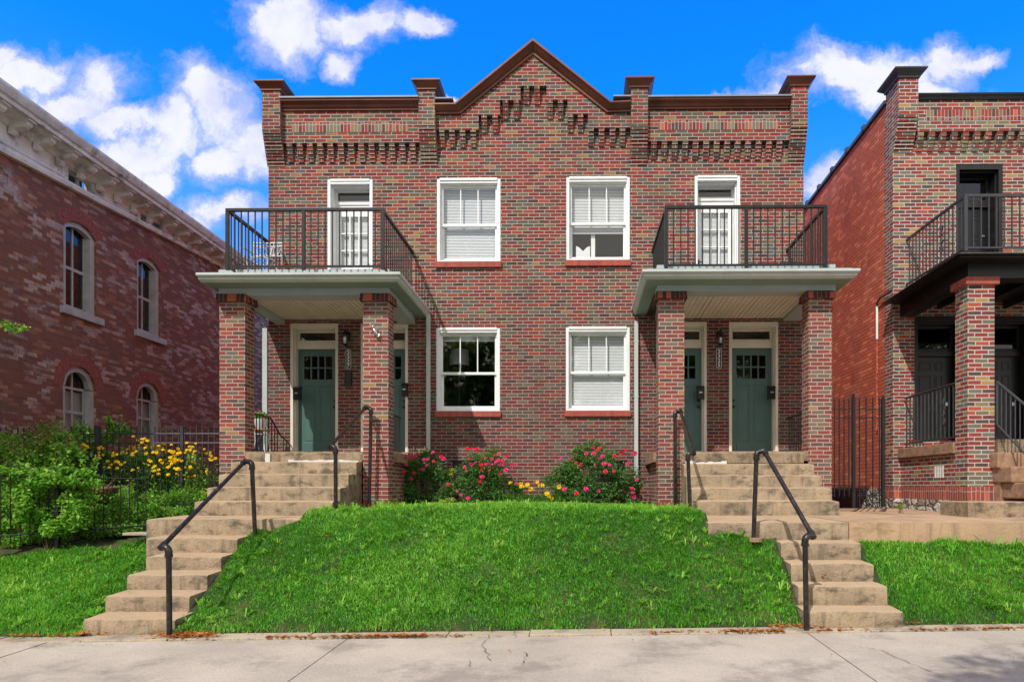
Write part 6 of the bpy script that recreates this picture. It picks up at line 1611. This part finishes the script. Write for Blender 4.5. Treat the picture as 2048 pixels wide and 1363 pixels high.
small_plant('leafy_shrub', 'low dark green shrub filling the bed between two rose bushes', 918, 975, 12.15, 0.30, 0.40, 900, M['rose'], 13)
small_plant('variegated_plant', 'pale yellow-green ground plant at the lawn edge below the hydrangea', 897, 1000, 12.0, 0.16, 0.14, 300, M['lime'], 14)
small_plant('weed_plant', 'tiny green weed growing on the tan path by the neighbouring base', 1802, 1012, 10.6, 0.05, 0.10, 40, M['garden'], 15)

# overgrown garden at the left: separate plants behind and on the fences
def bush(label, lobes_px, seed, n, mat, *a_, **kw_):
    lobes_px = [(px, py, d, rx*1.2, ry*1.15) for px, py, d, rx, ry in lobes_px]
    return bush_(label, lobes_px, seed, int(n*1.9), mat, *a_, **kw_)
def bush_(label, lobes_px, seed, n, mat, name='garden_shrub', size=(0.04, 0.075), flow=None, fmat=None, fsize=0.062, dry=0, group='shrubs in the overgrown garden', cat='shrub', per=9):
    """lobes_px = [(px, py, d, rx_px, ry_px)]"""
    rs = np.random.RandomState(seed); L = []
    for (px, py, d, rx, ry) in lobes_px:
        c = at(px, py, d); k = d/F; L.append((c.x, c.y, c.z, rx*k, max(0.18, min(rx, ry)*k*0.9), ry*k, rx*ry))
    x0_ = sum(l[0] for l in L)/len(L); y0_ = sum(l[1] for l in L)/len(L); z0 = float(lawn_z(x0_, y0_))
    root = thing(name, label, cat, (x0_, y0_, z0), group)
    C = clumps(rs, n, sub_lobes(rs, L, per, 0.42))
    top = [C[i] for i in rs.choice(len(C), 26)]; sprays = []
    for p in top:
        hgt = rs.uniform(0.10, 0.32); dx_ = rs.uniform(-.12, .12); dy_ = rs.uniform(-.12, .08)
        for q in range(14): f = (q+1)/14; sprays.append(p+np.array([dx_*f, dy_*f, hgt*f])+rs.normal(size=3)*0.022)
    C = np.concatenate([C, np.array(sprays)]); zf = lawn_z(C[:, 0], C[:, 1]); C = C[C[:, 2] > zf]
    leaves('foliage', C, rs.uniform(size[0], size[1], len(C)), mat, root, seed)
    stems(rs, (x0_, y0_, z0), C[rs.choice(len(C), 16)], 0.006).build('stems', M['bark'], root)
    if flow:
        P = []
        for (px, py, d, k, sp) in flow:
            for _ in range(k): P.append(tuple(at(px+rs.normal()*sp, py+rs.normal()*sp*0.6, d+rs.uniform(-.1, .1))))
        flowers(P, fsize, fmat, root, seed, petals=6, facing=(0.2, -0.7, 0.8))
        m = MB()
        for p in P: 
            j = np.argmin(((C-np.array(p))**2).sum(1)); m.tube([C[j], p], [0.004, 0.002], 4, cap=False)
        m.build('flower_stalks', M['lily'], root)
    if dry:
        P = C[rs.choice(len(C), dry)]+np.array([0, -0.05, 0.1]); leaves('dry_leaves', P, rs.uniform(0.03, 0.06, len(P)), M['dry'], root, seed+7)
    return root
bush('vine-covered bush with brownish seed heads at the garden corner', [(60, 905, 10.4, 75, 42), (20, 930, 10.2, 50, 40), (110, 890, 10.6, 45, 28)], 61, 2600, M['garden'], dry=700)
bush('pink-tinged shrub of dry stalks standing before the low arched window', [(100, 895, 10.9, 40, 26), (85, 870, 11.0, 22, 22)], 62, 500, M['garden'], dry=500, name='dry_shrub')
bush('dense vine draping over the hoop-topped fence', [(60, 955, 9.05, 55, 26), (125, 952, 9.2, 50, 24), (60, 1000, 9.1, 34, 50), (112, 1030, 9.2, 44, 42), (165, 960, 9.4, 34, 20), (150, 1010, 9.3, 30, 45), (95, 1062, 9.2, 40, 20), (20, 945, 9.0, 25, 14)], 63, 5600, M['garden'], name='vine', size=(0.05, 0.085), cat='vine')
bush('tangled green undergrowth along the fence foot by the landing', [(180, 1035, 9.9, 70, 32), (250, 1030, 9.95, 60, 30), (215, 1000, 10.1, 60, 30), (272, 1000, 10.0, 40, 40)], 64, 4600, M['garden'], name='undergrowth', size=(0.03, 0.06))
bush('tall yellow-flowered bush leaning on the iron fence', [(290, 940, 11.9, 60, 55), (260, 985, 11.7, 50, 50), (330, 960, 11.9, 50, 60), (310, 1010, 11.6, 55, 40)], 65, 5200, M['garden'],
     flow=[(240,930,11.05,12,16),(300,930,11.05,16,18),(290,885,11.05,10,14),(380,900,11.05,10,14),(205,915,11.05,8,14),(352,940,11.05,10,12),(262,895,11.6,10,9),(285,893,11.6,12,10),(300,905,11.6,16,12),(320,900,11.6,16,12),(345,905,11.1,20,12),(350,920,11.1,16,9),(330,928,11.6,12,8),(318,942,11.1,3,4),(268,905,11.1,6,6),(245,905,11.6,5,6)], fmat=M['yellow'], name='flowering_bush')
bush('loose yellow-flowered bush next to the first brick pillar', [(395, 960, 11.9, 32, 50), (375, 1000, 11.8, 35, 40)], 66, 1500, M['garden'],
     flow=[(385,920,11.6,5,5),(415,905,11.6,7,7),(405,940,11.6,6,7),(425,915,11.1,5,6),(372,935,11.1,4,5),(380,985,11.6,4,5),(407,985,11.1,4,4),(383,952,11.6,4,6)], fmat=M['yellow'], name='flowering_bush')
bush('low yellow-flowered clump behind the vine', [(165, 925, 11.8, 40, 26), (200, 940, 11.8, 40, 30), (150, 960, 11.7, 40, 30)], 67, 2200, M['garden'],
     flow=[(60,900,11.0,8,10),(110,925,11.0,8,10),(165,893,11.1,12,5),(128,908,11.6,8,6),(68,919,11.6,5,4),(135,920,11.1,4,8),(203,895,11.1,3,3)], fmat=M['yellow'], name='flowering_bush', dry=120)
bush('slender sapling with pale fresh leaves rising above the tall fence', [(215, 855, 11.9, 14, 24), (245, 862, 11.9, 20, 10), (165, 865, 11.9, 26, 12), (195, 880, 11.9, 40, 14), (190, 905, 11.8, 30, 20)], 68, 900, M['garden'], name='sapling', size=(0.05, 0.09))
bush('dark broad-leaved shrub filling the middle of the garden', [(235, 945, 12.0, 40, 45), (150, 930, 12.0, 40, 35), (90, 960, 11.5, 60, 50), (20, 985, 10.8, 60, 60), (200, 990, 11.7, 70, 40)], 69, 5200, M['rose'], size=(0.05, 0.09))
bush('bright green ground plants inside the hoop-topped fence', [(25, 1030, 9.6, 60, 50), (70, 1065, 9.5, 50, 25), (10, 1000, 9.9, 50, 40)], 70, 3200, M['garden'], name='ground_plant', size=(0.03, 0.06))
bush('dark leafy shrub in front of the old house at the frame corner', [(15, 860, 12.6, 40, 26), (45, 870, 12.6, 25, 14)], 71, 900, M['rose'], size=(0.05, 0.09))
bush('leafy ground shrub at the foot of the vine', [(20, 1060, 9.3, 60, 26), (90, 1062, 9.4, 60, 24), (170, 1055, 9.6, 60, 24), (240, 1052, 9.8, 50, 22)], 72, 4600, M['garden'], name='ground_plant', size=(0.035, 0.07))
bush('mid-green shrub between the vine and the yellow-flowered bush', [(200, 960, 11.7, 60, 45), (240, 1010, 11.5, 55, 40), (150, 990, 11.5, 50, 50)], 73, 3600, M['garden'], size=(0.035, 0.07))
bush('feathery green shrub beside the stone landing', [(350, 1015, 10.6, 40, 30), (400, 1005, 10.9, 34, 30), (320, 1030, 10.3, 40, 22)], 74, 2200, M['garden'], size=(0.03, 0.055))
# pieces of broken stone and a board at the lawn corner
m = MB(); p = at(283, 1066, 9.3); m.box(p.x-0.28, p.x+0.10, p.y, p.y+0.2, p.z-0.03, p.z+0.01); o = m.build('stone_slab', M['edge'], loc=(p.x, p.y, p.z), bevel=0.006); tag(o, 'flat stone slab lying at the lawn corner by the landing', 'stone')
for (px, py, d, w, lab) in ((511, 1085, 8.9, 0.42, 'flat reddish stone set round the foot of the lower rail post'), (671, 1026, 9.42, 0.22, 'small stone pad under the post of the upper rail'), (1511, 1075, 8.0, 0.19, 'broken stone beside the rail post next to the landing')):
    p = at(px, py, d); r_ = random.Random(px); m = MB(); pts = [(p.x+w/2*math.cos(a)*r_.uniform(.75, 1.1), p.y+w/2.2*math.sin(a)*r_.uniform(.75, 1.1)) for a in [2*math.pi*k/9 for k in range(9)]]
    m.add([(x, y, p.z-0.05) for x, y in pts]+[(x, y, p.z+r_.uniform(0, .012)) for x, y in pts], [tuple(range(9))[::-1], tuple(range(9, 18))]+[(i, (i+1) % 9, (i+1) % 9+9, i+9) for i in range(9)])
    o = m.build('paving_stone', M['slab'], loc=(p.x, p.y, p.z), bevel=0.008); tag(o, lab, 'stone')
# petunias in the porch pot
rs = np.random.RandomState(81); pc_ = (sxp-0.02, Y(12.2), zs+0.20)
C = clumps(rs, 260, [(pc_[0], pc_[1], pc_[2]+0.05, 0.13, 0.12, 0.09, 1)]); leaves('foliage', C, 0.05, M['garden'], pp, 82)
flowers([tuple(at(527.5, 836, 12.0)), (pc_[0]-0.08, pc_[1]-0.1, pc_[2]+0.10), (pc_[0]+0.02, pc_[1]-0.1, pc_[2]+0.12)], 0.07, M['pink'], pp, 83)
# rusty wheelbarrow half hidden in the garden
wb = at(205, 985, 10.2); w_ = thing('wheelbarrow', 'rusty old wheelbarrow tipped over among the garden plants', 'wheelbarrow', (wb.x, wb.y, wb.z-0.35))
x, y, z = wb
MB().hexa([(x-0.16, y-0.15, z-0.16), (x+0.14, y-0.15, z-0.14), (x+0.14, y+0.2, z-0.14), (x-0.16, y+0.2, z-0.16)], [(x-0.27, y-0.28, z+0.06), (x+0.27, y-0.28, z+0.07), (x+0.27, y+0.3, z+0.12), (x-0.27, y+0.3, z+0.1)]).build('tray', M['rust'], w_, bevel=0.01)
for s_ in (-1, 1): MB().tube([(x-0.15+0.05*s_, y-0.24*(s_ < 0)+0.2*(s_ > 0), z-0.18), (x+0.1, y-0.2*(s_ < 0)+0.2*(s_ > 0), z-0.05), (x+0.36, y-0.22*(s_ < 0)+0.22*(s_ > 0), z+0.22)], 0.016, 8).build('handle', M['rust'], w_, smooth=True)
wm = MB(); wm.tube([(x-0.30+0.0*a, y+0.13*math.cos(a), z-0.24+0.13*math.sin(a)) for a in [2*math.pi*k/16 for k in range(17)]], 0.022, 8); wm.build('wheel', M['iron'], w_, smooth=True)
for s_ in (-1, 1): MB().tube([(x+0.05, y+0.15*s_, z-0.15), (x+0.03, y+0.18*s_, z-0.34)], 0.013, 6).build('leg', M['rust'], w_)

# trees --------------------------------------------------------------------
def tree(label, x, y, z0, h, cr, seed, n=2600, leaf=0.34, lobes=None, trunk_r=0.2, name='street_tree', group=None):
    rs = np.random.RandomState(seed); root = thing(name, label, 'tree', (x, y, z0), group)
    zc = z0+h-cr; L = lobes or [(x+cr*0.5*math.cos(a), y+cr*0.5*math.sin(a), zc+rs.uniform(-.35, .45)*cr, cr*.55, cr*.55, cr*.5, 1) for a in [6.28*k/7 for k in range(7)]]+[(x, y, zc+cr*.5, cr*.5, cr*.5, cr*.5, 1)]
    t = MB(); t.tube([(x, y, z0-0.1), (x+.05, y, z0+h*.25), (x+.1, y+.05, zc)], [trunk_r, trunk_r*.7, trunk_r*.4], 10)
    for l in L: t.tube([(x+.05, y, z0+h*.3), ((x+l[0])/2, (y+l[1])/2, (zc+l[2])/2-0.2*cr), l[:3]], [trunk_r*.45, trunk_r*.3, trunk_r*.1], 7)
    t.build('trunk', M['bark'], root, smooth=True)
    C = clumps(rs, n, sub_lobes(rs, L, 9, 0.42)); leaves('crown', C, rs.uniform(leaf*.6, leaf*1.2, n), M['tree'], root, seed); return root
# across the street, seen only as reflections in the panes
tl_ = ['leftmost broad tree across the street', 'second broad tree in the row across the street', 'third broad tree in the row across the street', 'fourth broad tree in the row across the street', 'fifth broad tree in the row across the street', 'sixth broad tree in the row across the street', 'seventh broad tree in the row across the street', 'rightmost broad tree across the street']
for k, (x, y, h, r_) in enumerate(((-27, -34, 10.5, 4.0), (-20, -33, 9.5, 3.6), (-13, -35, 11.5, 4.2), (-6.5, -34, 10.0, 3.8), (0.5, -35, 11.0, 4.0), (8, -36, 11.5, 4.2), (15, -34, 10, 3.8), (23, -35, 11, 4.2))):
    tree(tl_[k], x, y, -0.2, h*1.3, r_*1.15, 90+k, 2400, 0.62, group='trees across the street')
# young verge tree: its crown throws the soft shade on the sidewalk corner
cx_, cy_, cz_ = 3.45-1.14*2.6, -7.62-2.27*2.6, 0.1+2.83*2.6
tree('verge tree by the kerb whose crown shades the sidewalk corner', cx_+0.4, cy_+0.3, -0.05, 8.3, 1.1, 97, 1500, 0.16, lobes=[(cx_, cy_, cz_, .55, .6, .4, 1), (cx_+.6, cy_+.2, cz_+.2, .6, .6, .45, 1), (cx_+1.0, cy_-.2, cz_-.1, .5, .6, .4, 1), (cx_+0.5, cy_-.7, cz_+.1, .5, .4, .4, 1)], trunk_r=0.09)
# sprig reaching in from a young tree beyond the frame
c = at(30, 656, 8.6)
sp = tree('young tree at the garden edge reaching one leafy sprig into view', c.x-1.5, c.y+0.1, 0.6, 4.2, 0.9, 99, 900, 0.09, lobes=[(c.x-1.5, c.y+.1, c.z+1.0, .6, .6, .5, 1), (c.x-1.5, c.y+.3, c.z+.4, .5, .6, .5, 1)], trunk_r=0.05, name='young_tree')
m = MB(); m.tube([(c.x-1.45, c.y+.1, c.z-0.2), (c.x-0.7, c.y+.05, c.z+0.12), (c.x, c.y, c.z+0.06), (c.x+0.22, c.y, c.z-0.03)], [0.02, 0.012, 0.006, 0.002], 6); m.build('limb', M['bark'], sp)
rs = np.random.RandomState(5); C = clumps(rs, 90, [(c.x+.02, c.y, c.z, .20, .10, .06, 2), (c.x-.18, c.y, c.z+.05, .14, .1, .06, 1)]); leaves('sprig', C, 0.06, M['garden'], sp, 5)
